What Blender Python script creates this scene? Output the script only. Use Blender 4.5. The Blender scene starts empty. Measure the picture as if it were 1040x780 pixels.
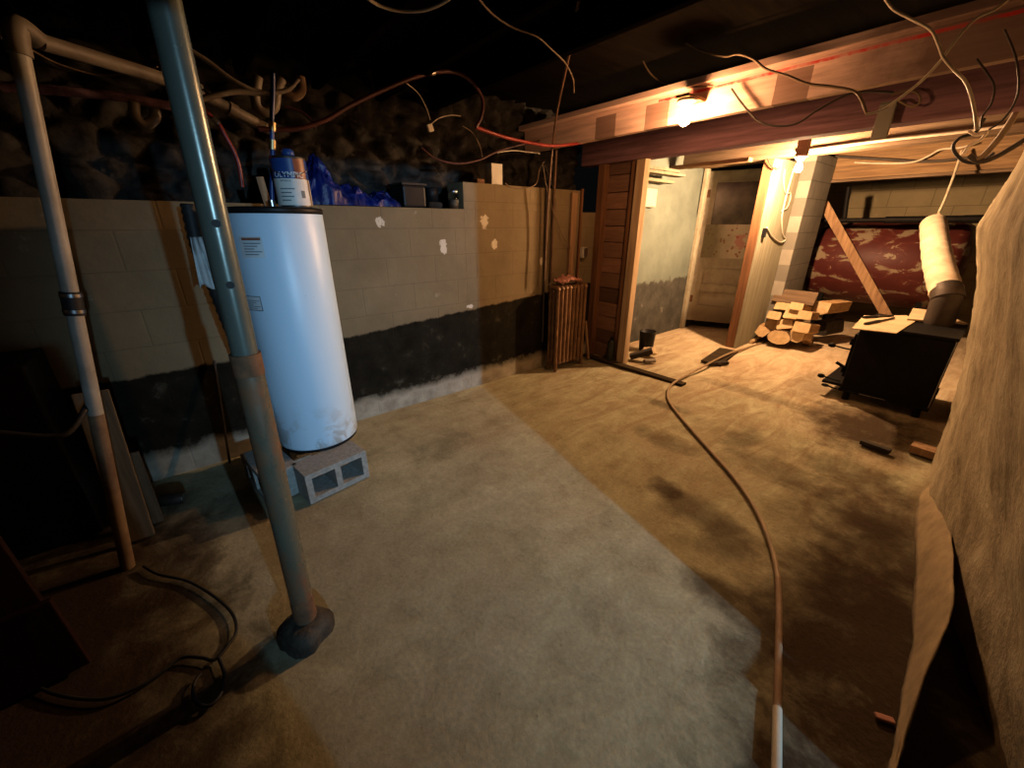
import bpy, bmesh, math, random
from mathutils import Vector, Matrix, noise
R_ = math.radians
random.seed(11)
S = bpy.context.scene
COL = S.collection

# ------------------------------------------------------------------ camera
F, TH, YAW, H = 400.0, math.atan(162/400.0), R_(50.5), 1.5
fw = Vector((-math.sin(YAW), math.cos(YAW), 0)); RT = Vector((math.cos(YAW), math.sin(YAW), 0)); UPZ = Vector((0, 0, 1))
FWD = fw*math.cos(TH) - UPZ*math.sin(TH); UP = fw*math.sin(TH) + UPZ*math.cos(TH); CAM = Vector((0, 0, H))
cd = bpy.data.cameras.new('camera'); cam = bpy.data.objects.new('camera', cd); COL.objects.link(cam)
cam.location = CAM; cam.rotation_euler = (R_(90)-TH, 0, YAW); cd.sensor_width = 36; cd.lens = 36*F/1040; cd.clip_start = .02
S.camera = cam
# measured sight lines turned into points on a known floor, wall or beam plane
def ray(u, v): return (u-520)/F*RT - (v-390)/F*UP + FWD
def pz(u, v, z=0.0): d = ray(u, v); return CAM + d*((z-H)/d.z)
def pX(u, v, x): d = ray(u, v); return CAM + d*(x/d.x)
def pY(u, v, y): d = ray(u, v); return CAM + d*(y/d.y)

# ------------------------------------------------------------------ materials
MATS = {}
def nodes(name):
    m = bpy.data.materials.new(name); m.use_nodes = True
    nt = m.node_tree; b = nt.nodes['Principled BSDF']; MATS[name] = m
    return m, nt, b
def N(nt, t, **kw):
    n = nt.nodes.new(t)
    for k, v in kw.items():
        if k in n.inputs: n.inputs[k].default_value = v
        else: setattr(n, k, v)
    return n
def ramp(nt, fac, stops):
    r = nt.nodes.new('ShaderNodeValToRGB'); e = r.color_ramp.elements
    while len(e) < len(stops): e.new(.5)
    for i, (p, c) in enumerate(stops):
        e[i].position = p; e[i].color = (c[0], c[1], c[2], 1) if not isinstance(c, (int, float)) else (c, c, c, 1)
    nt.links.new(fac, r.inputs[0]); return r.outputs[0]
def mix(nt, fac, a, b, mode='MIX'):
    n = nt.nodes.new('ShaderNodeMix'); n.data_type = 'RGBA'; n.blend_type = mode
    for s, i in ((fac, 0), (a, 6), (b, 7)):
        if isinstance(s, (int, float)): n.inputs[i].default_value = s
        elif isinstance(s, tuple): n.inputs[i].default_value = (s[0], s[1], s[2], 1)
        else: nt.links.new(s, n.inputs[i])
    return n.outputs[2]
def mth(nt, op, a, b=None, clamp=False):
    n = nt.nodes.new('ShaderNodeMath'); n.operation = op; n.use_clamp = clamp
    for s, i in ((a, 0), (b, 1)):
        if s is None: continue
        if isinstance(s, (int, float)): n.inputs[i].default_value = s
        else: nt.links.new(s, n.inputs[i])
    return n.outputs[0]
def coords(nt, scale=(1, 1, 1), world=False):
    if world:
        g = nt.nodes.new('ShaderNodeNewGeometry'); src = g.outputs['Position']
    else:
        g = nt.nodes.new('ShaderNodeTexCoord'); src = g.outputs['Object']
    mp = nt.nodes.new('ShaderNodeMapping'); mp.inputs['Scale'].default_value = scale
    nt.links.new(src, mp.inputs[0]); return mp.outputs[0]
def noi(nt, vec, scale, detail=5, rough=.6, dist=0):
    n = N(nt, 'ShaderNodeTexNoise', Scale=scale, Detail=detail, Roughness=rough, Distortion=dist)
    nt.links.new(vec, n.inputs['Vector']); return n.outputs[0]
def bump(nt, b, h, strength=.3, dist=.01):
    n = N(nt, 'ShaderNodeBump', Strength=strength, Distance=dist)
    nt.links.new(h, n.inputs['Height']); nt.links.new(n.outputs[0], b.inputs['Normal'])
def mat(name, c1, c2=None, scale=8, rough=.8, metal=0, stretch=(1, 1, 1), bmp=.2, lo=.35, hi=.65, detail=5, spec=.3, bdist=.005):
    m, nt, b = nodes(name)
    b.inputs['Roughness'].default_value = rough; b.inputs['Metallic'].default_value = metal
    b.inputs['Specular IOR Level'].default_value = spec
    v = coords(nt, stretch); n = noi(nt, v, scale, detail)
    nt.links.new(ramp(nt, n, [(lo, c1), (hi, c2 or tuple(x*.7 for x in c1))]), b.inputs['Base Color'])
    if bmp: bump(nt, b, n, bmp, bdist)
    return m
def wood(name, c1, c2, axis='Z', rough=.85, scale=3.0, bmp=.25, spec=.02):
    st = {'X': (.6, 9, 9), 'Y': (9, .6, 9), 'Z': (9, 9, .6)}[axis]
    return mat(name, c1, c2, scale=scale, rough=rough, stretch=st, bmp=bmp, lo=.3, hi=.7, detail=6, spec=spec)

def make_floor():
    m, nt, b = nodes('concrete_floor'); w = coords(nt, world=True)
    n1 = noi(nt, w, 1.1, 6, .62, .4); n2 = noi(nt, w, 5.5, 8, .65, .3); n3 = noi(nt, w, 60, 3, .7)
    base = ramp(nt, n2, [(.3, (.25, .238, .15)), (.5, (.35, .335, .215)), (.75, (.43, .41, .275))])
    n4 = noi(nt, w, 24, 8, .75, .2); base = mix(nt, mth(nt, 'MULTIPLY', ramp(nt, n4, [(.60, 0.0), (.70, 1.0)]), .55), base, (.12, .10, .065))
    base = mix(nt, mth(nt, 'MULTIPLY', ramp(nt, n4, [(.30, 1.0), (.38, 0.0)]), .4), base, (.52, .50, .37))
    # swept dirt, stronger towards the stove end of the room
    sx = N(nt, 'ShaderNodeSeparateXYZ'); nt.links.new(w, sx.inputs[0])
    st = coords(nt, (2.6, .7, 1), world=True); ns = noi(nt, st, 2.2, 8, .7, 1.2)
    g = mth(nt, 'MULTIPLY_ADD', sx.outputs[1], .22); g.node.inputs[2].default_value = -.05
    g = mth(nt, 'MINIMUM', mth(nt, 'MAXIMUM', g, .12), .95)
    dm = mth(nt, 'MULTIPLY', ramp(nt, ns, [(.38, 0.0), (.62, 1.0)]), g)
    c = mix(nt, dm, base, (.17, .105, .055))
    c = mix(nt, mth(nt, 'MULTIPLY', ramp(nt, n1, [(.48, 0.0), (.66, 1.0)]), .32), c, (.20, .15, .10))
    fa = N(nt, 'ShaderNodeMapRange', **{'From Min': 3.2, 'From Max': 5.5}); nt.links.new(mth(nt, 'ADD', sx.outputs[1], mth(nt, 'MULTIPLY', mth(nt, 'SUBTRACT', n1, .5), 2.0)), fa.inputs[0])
    c = mix(nt, mth(nt, 'MULTIPLY', fa.outputs[0], .75), c, ramp(nt, ns, [(.3, (.74, .60, .42)), (.7, (.46, .34, .21))]))  # far floor lightened in the colour to stand in for lamp light
    # stains, plus large blobs of painted shade: (x, y, rx, ry, strength)
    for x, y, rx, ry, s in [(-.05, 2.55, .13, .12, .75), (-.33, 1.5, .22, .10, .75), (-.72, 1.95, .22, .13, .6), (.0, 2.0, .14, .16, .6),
                            (-1.25, 2.55, .25, .12, .45), (-.55, 2.75, .3, .14, .45), (-.33, 3.95, .42, .5, .93), (-.1, 1.75, .2, .3, .5),  # wide blob before the stove is its shadow, painted
                            (-2.45, .2, .14, .5, .35), (-1.2, 4.0, .5, .12, .4), (-2.3, 1.2, .2, .25, .3), (-.85, 4.8, .25, .5, .4), (-.3, 3.1, .25, .2, .45), (-1.75, -.75, 1.1, .52, .9), (-.9, -.35, .5, .22, .8), (.12, 1.6, .40, .85, .97), (.0, 2.5, .4, .6, .75), (-1.7, -.8, 1.3, .6, .9), (-.95, 2.0, .10, .10, .8), (-.5, 1.85, .12, .16, .6), (-1.6, 3.1, .18, .07, .6), (-.9, 3.0, .1, .25, .5)]:  # big blobs on the near floor are shade painted into the colour
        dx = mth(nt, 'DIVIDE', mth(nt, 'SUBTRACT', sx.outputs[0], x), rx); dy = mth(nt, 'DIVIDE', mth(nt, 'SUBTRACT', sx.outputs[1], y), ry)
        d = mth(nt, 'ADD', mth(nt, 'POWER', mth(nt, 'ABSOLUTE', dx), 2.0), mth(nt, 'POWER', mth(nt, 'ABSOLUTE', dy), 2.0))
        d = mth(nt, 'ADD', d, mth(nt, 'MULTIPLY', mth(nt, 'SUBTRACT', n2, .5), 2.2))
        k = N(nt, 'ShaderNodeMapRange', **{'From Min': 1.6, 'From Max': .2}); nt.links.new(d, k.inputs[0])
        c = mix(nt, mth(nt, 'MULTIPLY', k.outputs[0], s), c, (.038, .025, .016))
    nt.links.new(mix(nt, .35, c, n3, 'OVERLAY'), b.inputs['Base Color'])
    b.inputs['Roughness'].default_value = .9; b.inputs['Specular IOR Level'].default_value = .02
    bump(nt, b, mth(nt, 'ADD', n2, mth(nt, 'ADD', mth(nt, 'MULTIPLY', n3, .2), mth(nt, 'MULTIPLY', n4, .5))), .4, .02)
    return m
def make_block(name, paint, band=True, bw=.42, bh=.21, zoff=0.0, plane='YZ'):
    m, nt, b = nodes(name); w = coords(nt, world=True)
    sx = N(nt, 'ShaderNodeSeparateXYZ'); nt.links.new(w, sx.inputs[0])
    cb = N(nt, 'ShaderNodeCombineXYZ'); nt.links.new(sx.outputs[1 if plane == 'YZ' else 0], cb.inputs[0])
    nt.links.new(mth(nt, 'ADD', sx.outputs[2], zoff), cb.inputs[1])
    br = N(nt, 'ShaderNodeTexBrick', **{'Scale': 1.0, 'Mortar Size': .006, 'Mortar Smooth': .4, 'Brick Width': bw, 'Row Height': bh, 'Bias': 0.0})
    nt.links.new(cb.outputs[0], br.inputs['Vector'])
    n1 = noi(nt, w, 2.2, 6, .6); n2 = noi(nt, w, 28, 5, .7); n3 = noi(nt, w, 7, 7, .65)
    c = mix(nt, ramp(nt, n1, [(.35, 0.0), (.7, 1.0)]), paint, tuple(x*.72 for x in paint))
    c = mix(nt, mth(nt, 'MULTIPLY', br.outputs['Fac'], .15 if band else .65), c, tuple(x*.4 for x in paint))
    c = mix(nt, mth(nt, 'MULTIPLY', ramp(nt, n3, [(.66, 0.0), (.72, 1.0)]), .35), c, (.42, .38, .30))
    if band:
        jit = mth(nt, 'MULTIPLY', mth(nt, 'SUBTRACT', n3, .5), .07)
        z = mth(nt, 'ADD', sx.outputs[2], jit)
        z = mth(nt, 'SUBTRACT', z, mth(nt, 'MULTIPLY', mth(nt, 'MINIMUM', mth(nt, 'MAXIMUM', sx.outputs[1], .4), 3.6), .06))
        up = N(nt, 'ShaderNodeMapRange', **{'From Min': .655, 'From Max': .64}); nt.links.new(z, up.inputs[0])
        z2 = mth(nt, 'ADD', sx.outputs[2], mth(nt, 'MULTIPLY', mth(nt, 'SUBTRACT', n3, .5), .22))
        lo = N(nt, 'ShaderNodeMapRange', **{'From Min': .12, 'From Max': .20}); nt.links.new(z2, lo.inputs[0])
        blk = ramp(nt, n3, [(.3, (.006, .0055, .004)), (.6, (.015, .013, .009)), (.72, (.06, .055, .04))])
        low = ramp(nt, n3, [(.35, (.22, .195, .15)), (.65, (.36, .33, .26))])
        c = mix(nt, up.outputs[0], c, mix(nt, lo.outputs[0], low, blk))
        # chips of bare plaster
        for y, zz, ry, rz in [(1.77, 1.33, .035, .07), (2.31, 1.33, .04, .05), (2.02, .80, .05, .022), (2.2, 1.52, .05, .07), (2.9, 1.15, .02, .04), (1.25, 1.52, .04, .04)]:
            dy = mth(nt, 'DIVIDE', mth(nt, 'SUBTRACT', sx.outputs[1], y), ry); dz = mth(nt, 'DIVIDE', mth(nt, 'SUBTRACT', sx.outputs[2], zz), rz)
            d = mth(nt, 'ADD', mth(nt, 'MULTIPLY', dy, dy), mth(nt, 'MULTIPLY', dz, dz))
            d = mth(nt, 'ADD', d, mth(nt, 'MULTIPLY', mth(nt, 'SUBTRACT', n2, .5), 4.5))
            k = N(nt, 'ShaderNodeMapRange', **{'From Min': .75, 'From Max': .55}); nt.links.new(d, k.inputs[0])
            c = mix(nt, mth(nt, 'MULTIPLY', k.outputs[0], .8), c, (.58, .54, .45))
    nt.links.new(c, b.inputs['Base Color']); b.inputs['Roughness'].default_value = .85; b.inputs['Specular IOR Level'].default_value = .04
    hgt = mth(nt, 'SUBTRACT', mth(nt, 'ADD', mth(nt, 'MULTIPLY', n2, .3), mth(nt, 'MULTIPLY', n3, .5)), mth(nt, 'MULTIPLY', br.outputs['Fac'], .8))
    bump(nt, b, hgt, .4, .012)
    return m
def make_two_tone(name, top, low, zc):
    m, nt, b = nodes(name); w = coords(nt, world=True)
    sx = N(nt, 'ShaderNodeSeparateXYZ'); nt.links.new(w, sx.inputs[0]); n3 = noi(nt, w, 5, 7, .65); n2 = noi(nt, w, 2.0, 5)
    z = mth(nt, 'ADD', sx.outputs[2], mth(nt, 'MULTIPLY', mth(nt, 'SUBTRACT', n3, .5), .3))
    k = N(nt, 'ShaderNodeMapRange', **{'From Min': zc+.02, 'From Max': zc-.02}); nt.links.new(z, k.inputs[0])
    t = mix(nt, ramp(nt, n2, [(.4, 0.0), (.65, 1.0)]), top, tuple(x*.7 for x in top))
    l = ramp(nt, n3, [(.4, low), (.62, tuple(x*2 for x in low)), (.7, tuple(x*6 for x in low))])
    nt.links.new(mix(nt, k.outputs[0], t, l), b.inputs['Base Color']); b.inputs['Roughness'].default_value = .85
    bump(nt, b, n3, .4, .02); return m
def emit(name, col, s):
    m, nt, b = nodes(name); b.inputs['Base Color'].default_value = (.9, .9, .85, 1)
    b.inputs['Emission Color'].default_value = (*col, 1); b.inputs['Emission Strength'].default_value = s; return m

M = MATS
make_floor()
make_block('painted_block', (.190, .150, .090))
make_block('grey_block', (.23, .22, .19), band=False, bw=.4, bh=.2)
make_block('olive_far_block', (.30, .25, .15), band=False, bw=.5, bh=.25, plane='XZ')
make_two_tone('alcove_plaster', (.165, .205, .18), (.035, .035, .03), .78)
mat('rubble_stone', (.04, .038, .034), (.012, .011, .01), spec=.02, scale=9, bmp=.6, bdist=.02)
def make_parge():
    m, nt, b = nodes('parged_wall'); b.inputs['Specular IOR Level'].default_value = .02; w = coords(nt, (1, 1, .75), world=True)
    n1 = noi(nt, w, 4.0, 9, .7, .15); n2 = noi(nt, w, 22, 6, .7)
    c = ramp(nt, n1, [(.28, (.15, .12, .075)), (.5, (.35, .295, .20)), (.7, (.48, .415, .29))])
    c = mix(nt, .3, c, n2, 'OVERLAY')
    nt.links.new(c, b.inputs['Base Color']); b.inputs['Roughness'].default_value = .9
    bump(nt, b, mth(nt, 'ADD', n1, mth(nt, 'MULTIPLY', n2, .4)), .5, .03)
make_parge()
mat('dark_wall', (.06, .055, .05), (.03, .028, .025), scale=3)
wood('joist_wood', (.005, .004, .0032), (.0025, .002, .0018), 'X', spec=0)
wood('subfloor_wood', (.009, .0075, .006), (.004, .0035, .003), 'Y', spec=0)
wood('girder_wood', (.25, .14, .17), (.10, .055, .066), 'X')
wood('header_wood', (.26, .17, .09), (.11, .066, .036), 'X')
wood('stud_wood', (.36, .23, .13), (.16, .095, .055), 'Z')
wood('pale_stud_wood', (.47, .35, .22), (.26, .18, .11), 'Z')
wood('brown_post_wood', (.20, .10, .05), (.10, .05, .028), 'Z')
wood('pale_panel_wood', (.28, .275, .205), (.20, .18, .125), 'Z')
wood('sill_wood', (.055, .04, .022), (.025, .018, .012), 'X')
wood('scrap_board', (.14, .115, .075), (.07, .055, .036), 'Z')
wood('red_board', (.022, .010, .008), (.012, .007, .006), 'Z')
wood('grey_plank', (.17, .12, .08), (.08, .055, .035), 'X')
def make_lit_joist():
    m, nt, b = nodes('sawn_joist_wood'); v = coords(nt, (.8, 12, 12), world=True); w = coords(nt, world=True)
    n = noi(nt, v, 3, 7); sx = N(nt, 'ShaderNodeSeparateXYZ'); nt.links.new(w, sx.inputs[0])
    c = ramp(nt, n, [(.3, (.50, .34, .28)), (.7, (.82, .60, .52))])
    lamp_fade = N(nt, 'ShaderNodeMapRange', **{'From Min': -.95, 'From Max': -.55}); nt.links.new(mth(nt, 'ADD', sx.outputs[0], mth(nt, 'MULTIPLY', mth(nt, 'SUBTRACT', noi(nt, w, 6, 5), .5), .7)), lamp_fade.inputs[0])
    c = mix(nt, mth(nt, 'MULTIPLY', lamp_fade.outputs[0], .8), c, (.10, .05, .036))  # end away from the bulb darkened in colour, imitating lamp falloff
    nj = noi(nt, w, 14, 4)
    def box(x0, x1, z0, z1, jz=0.0):
        x = mth(nt, 'ADD', sx.outputs[0], mth(nt, 'MULTIPLY', mth(nt, 'SUBTRACT', nj, .5), .012))
        z = mth(nt, 'ADD', sx.outputs[2], mth(nt, 'MULTIPLY', mth(nt, 'SUBTRACT', nj, .5), jz))
        a = mth(nt, 'MULTIPLY', mth(nt, 'GREATER_THAN', x, x0), mth(nt, 'LESS_THAN', x, x1))
        return mth(nt, 'MULTIPLY', a, mth(nt, 'MULTIPLY', mth(nt, 'GREATER_THAN', z, z0), mth(nt, 'LESS_THAN', z, z1)))
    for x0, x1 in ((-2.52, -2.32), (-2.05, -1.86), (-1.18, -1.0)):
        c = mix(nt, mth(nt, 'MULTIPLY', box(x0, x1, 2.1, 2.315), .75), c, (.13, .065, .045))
    # red chalk along the upper edge
    rd = mth(nt, 'MULTIPLY', box(-1.95, -.2, 2.318, 2.334, .012), ramp(nt, nj, [(.35, .3), (.6, 1.0)]))
    c = mix(nt, rd, c, (.60, .03, .025))
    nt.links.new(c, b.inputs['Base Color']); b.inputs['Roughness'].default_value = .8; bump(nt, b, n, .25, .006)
make_lit_joist()
def make_planks():
    m, nt, b = nodes('partition_planks'); w = coords(nt, world=True); v = coords(nt, (1.2, 1, 16), world=True)
    sx = N(nt, 'ShaderNodeSeparateXYZ'); nt.links.new(w, sx.inputs[0])
    row = mth(nt, 'FLOOR', mth(nt, 'DIVIDE', sx.outputs[2], .165))
    wn = N(nt, 'ShaderNodeTexWhiteNoise', noise_dimensions='1D'); nt.links.new(row, wn.inputs['W'])
    n = noi(nt, v, 3, 7); tone = ramp(nt, wn.outputs[0], [(0, (.085, .042, .026)), (.5, (.16, .085, .05)), (1, (.24, .12, .07))])
    nt.links.new(mix(nt, .55, tone, ramp(nt, n, [(.3, .25), (.7, .8)]), 'OVERLAY'), b.inputs['Base Color'])
    b.inputs['Roughness'].default_value = .75; bump(nt, b, n, .25, .006)
make_planks()
def make_heater():
    m, nt, b = nodes('heater_enamel'); w = coords(nt, world=True)
    sx = N(nt, 'ShaderNodeSeparateXYZ'); nt.links.new(w, sx.inputs[0]); n = noi(nt, w, 9, 6, .65, .5); n2 = noi(nt, w, 45, 3)
    low = N(nt, 'ShaderNodeMapRange', **{'From Min': .52, 'From Max': .24}); nt.links.new(sx.outputs[2], low.inputs[0])
    k = mth(nt, 'MULTIPLY', low.outputs[0], ramp(nt, n, [(.48, 0.0), (.6, 1.0)]))
    c = mix(nt, mth(nt, 'MULTIPLY', k, .7), (.52, .70, .86), (.27, .24, .19))
    c = mix(nt, mth(nt, 'MULTIPLY', ramp(nt, n2, [(.72, 0.0), (.76, 1.0)]), .6), c, (.2, .17, .14))
    nt.links.new(c, b.inputs['Base Color']); b.inputs['Roughness'].default_value = .38; b.inputs['Specular IOR Level'].default_value = .4
make_heater()
def make_pole():
    for nm, col, amt in (('green_painted_steel', (.15, .18, .155), (.62, .70)), ('rusty_green_steel', (.16, .155, .11), (.46, .64))):
        m, nt, b = nodes(nm); w = coords(nt, (1, 1, .5), world=True); n = noi(nt, w, 14, 8, .7); n2 = noi(nt, w, 40, 4)
        k = ramp(nt, n, [(amt[0], 0.0), (amt[1], 1.0)])
        c = mix(nt, k, mix(nt, n2, col, tuple(x*.75 for x in col)), (.20, .10, .05))
        nt.links.new(c, b.inputs['Base Color']); b.inputs['Metallic'].default_value = .35
        nt.links.new(mth(nt, 'ADD', mth(nt, 'MULTIPLY', k, .4), .27), b.inputs['Roughness']); bump(nt, b, n2, .12, .003)
make_pole()
mat('rust', (.19, .095, .045), (.09, .05, .03), scale=20, rough=.9, bmp=.5)
mat('shadow_step_concrete', (.16, .14, .11), (.07, .06, .045), scale=12, bmp=.7, bdist=.02)
mat('dark_concrete', (.075, .065, .05), (.03, .026, .02), scale=14, bmp=.8, bdist=.02)
mat('cinder_block', (.30, .31, .29), (.20, .20, .185), scale=45, rough=.95, bmp=.5)
mat('white_pvc', (.34, .33, .29), (.24, .22, .18), scale=6, rough=.45, bmp=.05)
mat('dirty_cream_pipe', (.19, .165, .125), (.08, .06, .045), scale=5, rough=.55, bmp=.1)
mat('rusty_cream_pipe', (.18, .125, .075), (.09, .05, .028), scale=7, rough=.7, bmp=.2)
mat('black_rubber', (.018, .017, .017), (.01, .01, .01), rough=.6, bmp=.05)
mat('black_iron', (.008, .0075, .007), (.005, .0045, .0045), spec=.12, scale=14, rough=.6, metal=.3, bmp=.1)
mat('black_plastic', (.010, .010, .011), (.007, .007, .007), spec=.15, rough=.45, bmp=0)
mat('steel', (.5, .5, .5), (.3, .3, .3), rough=.3, metal=1, bmp=0)
mat('brass', (.45, .33, .16), (.25, .18, .09), rough=.4, metal=1, bmp=0)
mat('white_porcelain', (.75, .70, .62), (.6, .55, .48), rough=.3, bmp=0)
mat('blue_tube', (.01, .035, .16), (.008, .025, .11), rough=.35, bmp=0)
mat('red_tube', (.26, .03, .022), (.16, .02, .015), rough=.35, bmp=0)
mat('dull_red_tube', (.05, .011, .010), (.03, .007, .006), rough=.45, bmp=0)
mat('white_cable', (.55, .50, .40), (.38, .32, .24), rough=.5, bmp=0)
mat('tan_cable', (.22, .16, .10), (.13, .09, .05), rough=.6, bmp=0)
mat('dark_cable', (.05, .038, .03), (.025, .02, .016), rough=.6, bmp=0)
mat('copper', (.17, .10, .065), (.09, .055, .035), rough=.55, metal=.2, bmp=.05)
mat('blue_tarp', (.006, .016, .15), (.003, .008, .07), scale=10, rough=.38, bmp=.6, bdist=.02)
mat('can_label', (.62, .62, .58), (.5, .5, .47), rough=.5, bmp=0)
mat('can_blue', (.015, .05, .20), (.01, .035, .14), rough=.4, bmp=0)
mat('can_brown', (.22, .065, .03), (.14, .045, .022), rough=.4, bmp=0)
mat('sticker_white', (.62, .68, .72), (.52, .58, .62), rough=.5, bmp=0)
mat('sticker_line', (.12, .15, .18), (.08, .1, .12), rough=.6, bmp=0)
mat('sticker_red', (.28, .10, .06), (.2, .08, .05), rough=.6, bmp=0)
mat('white_cloth', (.55, .58, .58), (.36, .38, .38), scale=9, rough=.9, bmp=.4)
mat('radiator_paint', (.23, .13, .065), (.12, .065, .035), scale=11, rough=.5, metal=.25, bmp=.15)
mat('pink_rag', (.46, .22, .16), (.28, .12, .09), scale=20, rough=.95, bmp=.5)
def make_glass():
    m, nt, b = nodes('jar_glass'); b.inputs['Transmission Weight'].default_value = 1; b.inputs['Roughness'].default_value = .05; b.inputs['Base Color'].default_value = (.85, .85, .8, 1)
    m, nt, b = nodes('dirty_pane'); v = coords(nt); n = noi(nt, v, 5, 6)
    nt.links.new(ramp(nt, n, [(.35, (.05, .05, .042)), (.65, (.13, .125, .10))]), b.inputs['Base Color']); b.inputs['Roughness'].default_value = .25
make_glass()
def make_door():
    m, nt, b = nodes('door_paint'); w = coords(nt); n = noi(nt, w, 6, 6, .65)
    sx = N(nt, 'ShaderNodeSeparateXYZ'); nt.links.new(w, sx.inputs[0])
    z = mth(nt, 'ADD', sx.outputs[2], mth(nt, 'MULTIPLY', mth(nt, 'SUBTRACT', n, .5), .35))
    k = N(nt, 'ShaderNodeMapRange', **{'From Min': .36, 'From Max': .12}); nt.links.new(z, k.inputs[0])
    c = mix(nt, ramp(nt, n, [(.35, 0.0), (.7, 1.0)]), (.44, .42, .33), (.27, .24, .165))
    nt.links.new(mix(nt, mth(nt, 'MULTIPLY', k.outputs[0], .8), c, (.13, .095, .055)), b.inputs['Base Color'])
    b.inputs['Roughness'].default_value = .6
    m, nt, b = nodes('floral_paper'); w = coords(nt)
    vo = N(nt, 'ShaderNodeTexVoronoi', Scale=16.0); nt.links.new(w, vo.inputs['Vector']); n = noi(nt, w, 4, 5)
    sx = N(nt, 'ShaderNodeSeparateXYZ'); nt.links.new(w, sx.inputs[0])
    c = mix(nt, ramp(nt, vo.outputs['Distance'], [(.22, 1.0), (.3, 0.0)]), (.60, .57, .46), (.36, .20, .13))
    dx = mth(nt, 'DIVIDE', mth(nt, 'SUBTRACT', sx.outputs[0], .53), .07); dz = mth(nt, 'DIVIDE', mth(nt, 'SUBTRACT', sx.outputs[2], 1.17), .11)
    d = mth(nt, 'ADD', mth(nt, 'ADD', mth(nt, 'MULTIPLY', dx, dx), mth(nt, 'MULTIPLY', dz, dz)), mth(nt, 'MULTIPLY', mth(nt, 'SUBTRACT', noi(nt, w, 11, 4), .5), 7))
    kk = N(nt, 'ShaderNodeMapRange', **{'From Min': 1.0, 'From Max': .5}); nt.links.new(d, kk.inputs[0])
    c = mix(nt, mth(nt, 'MULTIPLY', kk.outputs[0], .55), c, (.55, .10, .11))
    g = N(nt, 'ShaderNodeMapRange', **{'From Min': .46, 'From Max': .20}); nt.links.new(mth(nt, 'ADD', sx.outputs[0], mth(nt, 'MULTIPLY', mth(nt, 'SUBTRACT', n, .5), .35)), g.inputs[0])
    nt.links.new(mix(nt, mth(nt, 'MULTIPLY', g.outputs[0], .85), c, (.13, .125, .06)), b.inputs['Base Color']); b.inputs['Roughness'].default_value = .7
make_door()
def make_tank():
    m, nt, b = nodes('oil_tank_paint'); w = coords(nt, (1, 1, 1.6)); n = noi(nt, w, 4.2, 7, .62, .6)
    c = ramp(nt, n, [(.45, (.062, .014, .012)), (.54, (.08, .018, .014)), (.58, (.19, .15, .10))])
    nt.links.new(c, b.inputs['Base Color']); b.inputs['Roughness'].default_value = .5; b.inputs['Specular IOR Level'].default_value = .2
make_tank()
mat('firewood_cut', (.62, .47, .27), (.44, .31, .16), scale=14, rough=.85, bmp=.2)
mat('firewood_side', (.42, .26, .12), (.24, .14, .065), scale=9, rough=.9, stretch=(6, .8, 6), bmp=.4)
mat('firewood_bark', (.13, .075, .04), (.06, .035, .02), scale=16, rough=.95, bmp=.8)
mat('charred_wood', (.04, .032, .024), (.018, .014, .011), scale=14, rough=.95, bmp=.6)
mat('cardboard', (.55, .42, .26), (.44, .33, .20), scale=5, rough=.9, bmp=.05)
mat('pipe_wrap', (.58, .49, .36), (.42, .33, .23), scale=8, rough=.95, bmp=.4)
mat('dark_flue', (.06, .045, .035), (.03, .024, .02), scale=9, rough=.6, metal=.4, bmp=.1)
mat('rope', (.50, .43, .31), (.32, .26, .18), scale=60, rough=.95, bmp=.5)
mat('hose_tan', (.30, .215, .12), (.21, .145, .08), scale=10, rough=.6, bmp=.05)
mat('hose_sleeve', (.26, .17, .10), (.18, .11, .065), scale=9, rough=.7, bmp=.1)
mat('hose_white', (.50, .46, .36), (.40, .36, .28), scale=9, rough=.6, bmp=.05)
mat('fibre_sheet', (.34, .26, .15), (.22, .165, .095), scale=9, rough=.95, bmp=.3)
mat('outlet_white', (.50, .48, .40), (.42, .40, .33), rough=.5, bmp=0)
mat('dark_green_steel', (.03, .035, .025), (.02, .022, .017), rough=.4, metal=.2, bmp=0)
WARM = (1.0, .47, .19)
emit('bulb_glow', WARM, 760)
emit('far_bulb_glow', (1.0, .57, .28), 7300)

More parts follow.
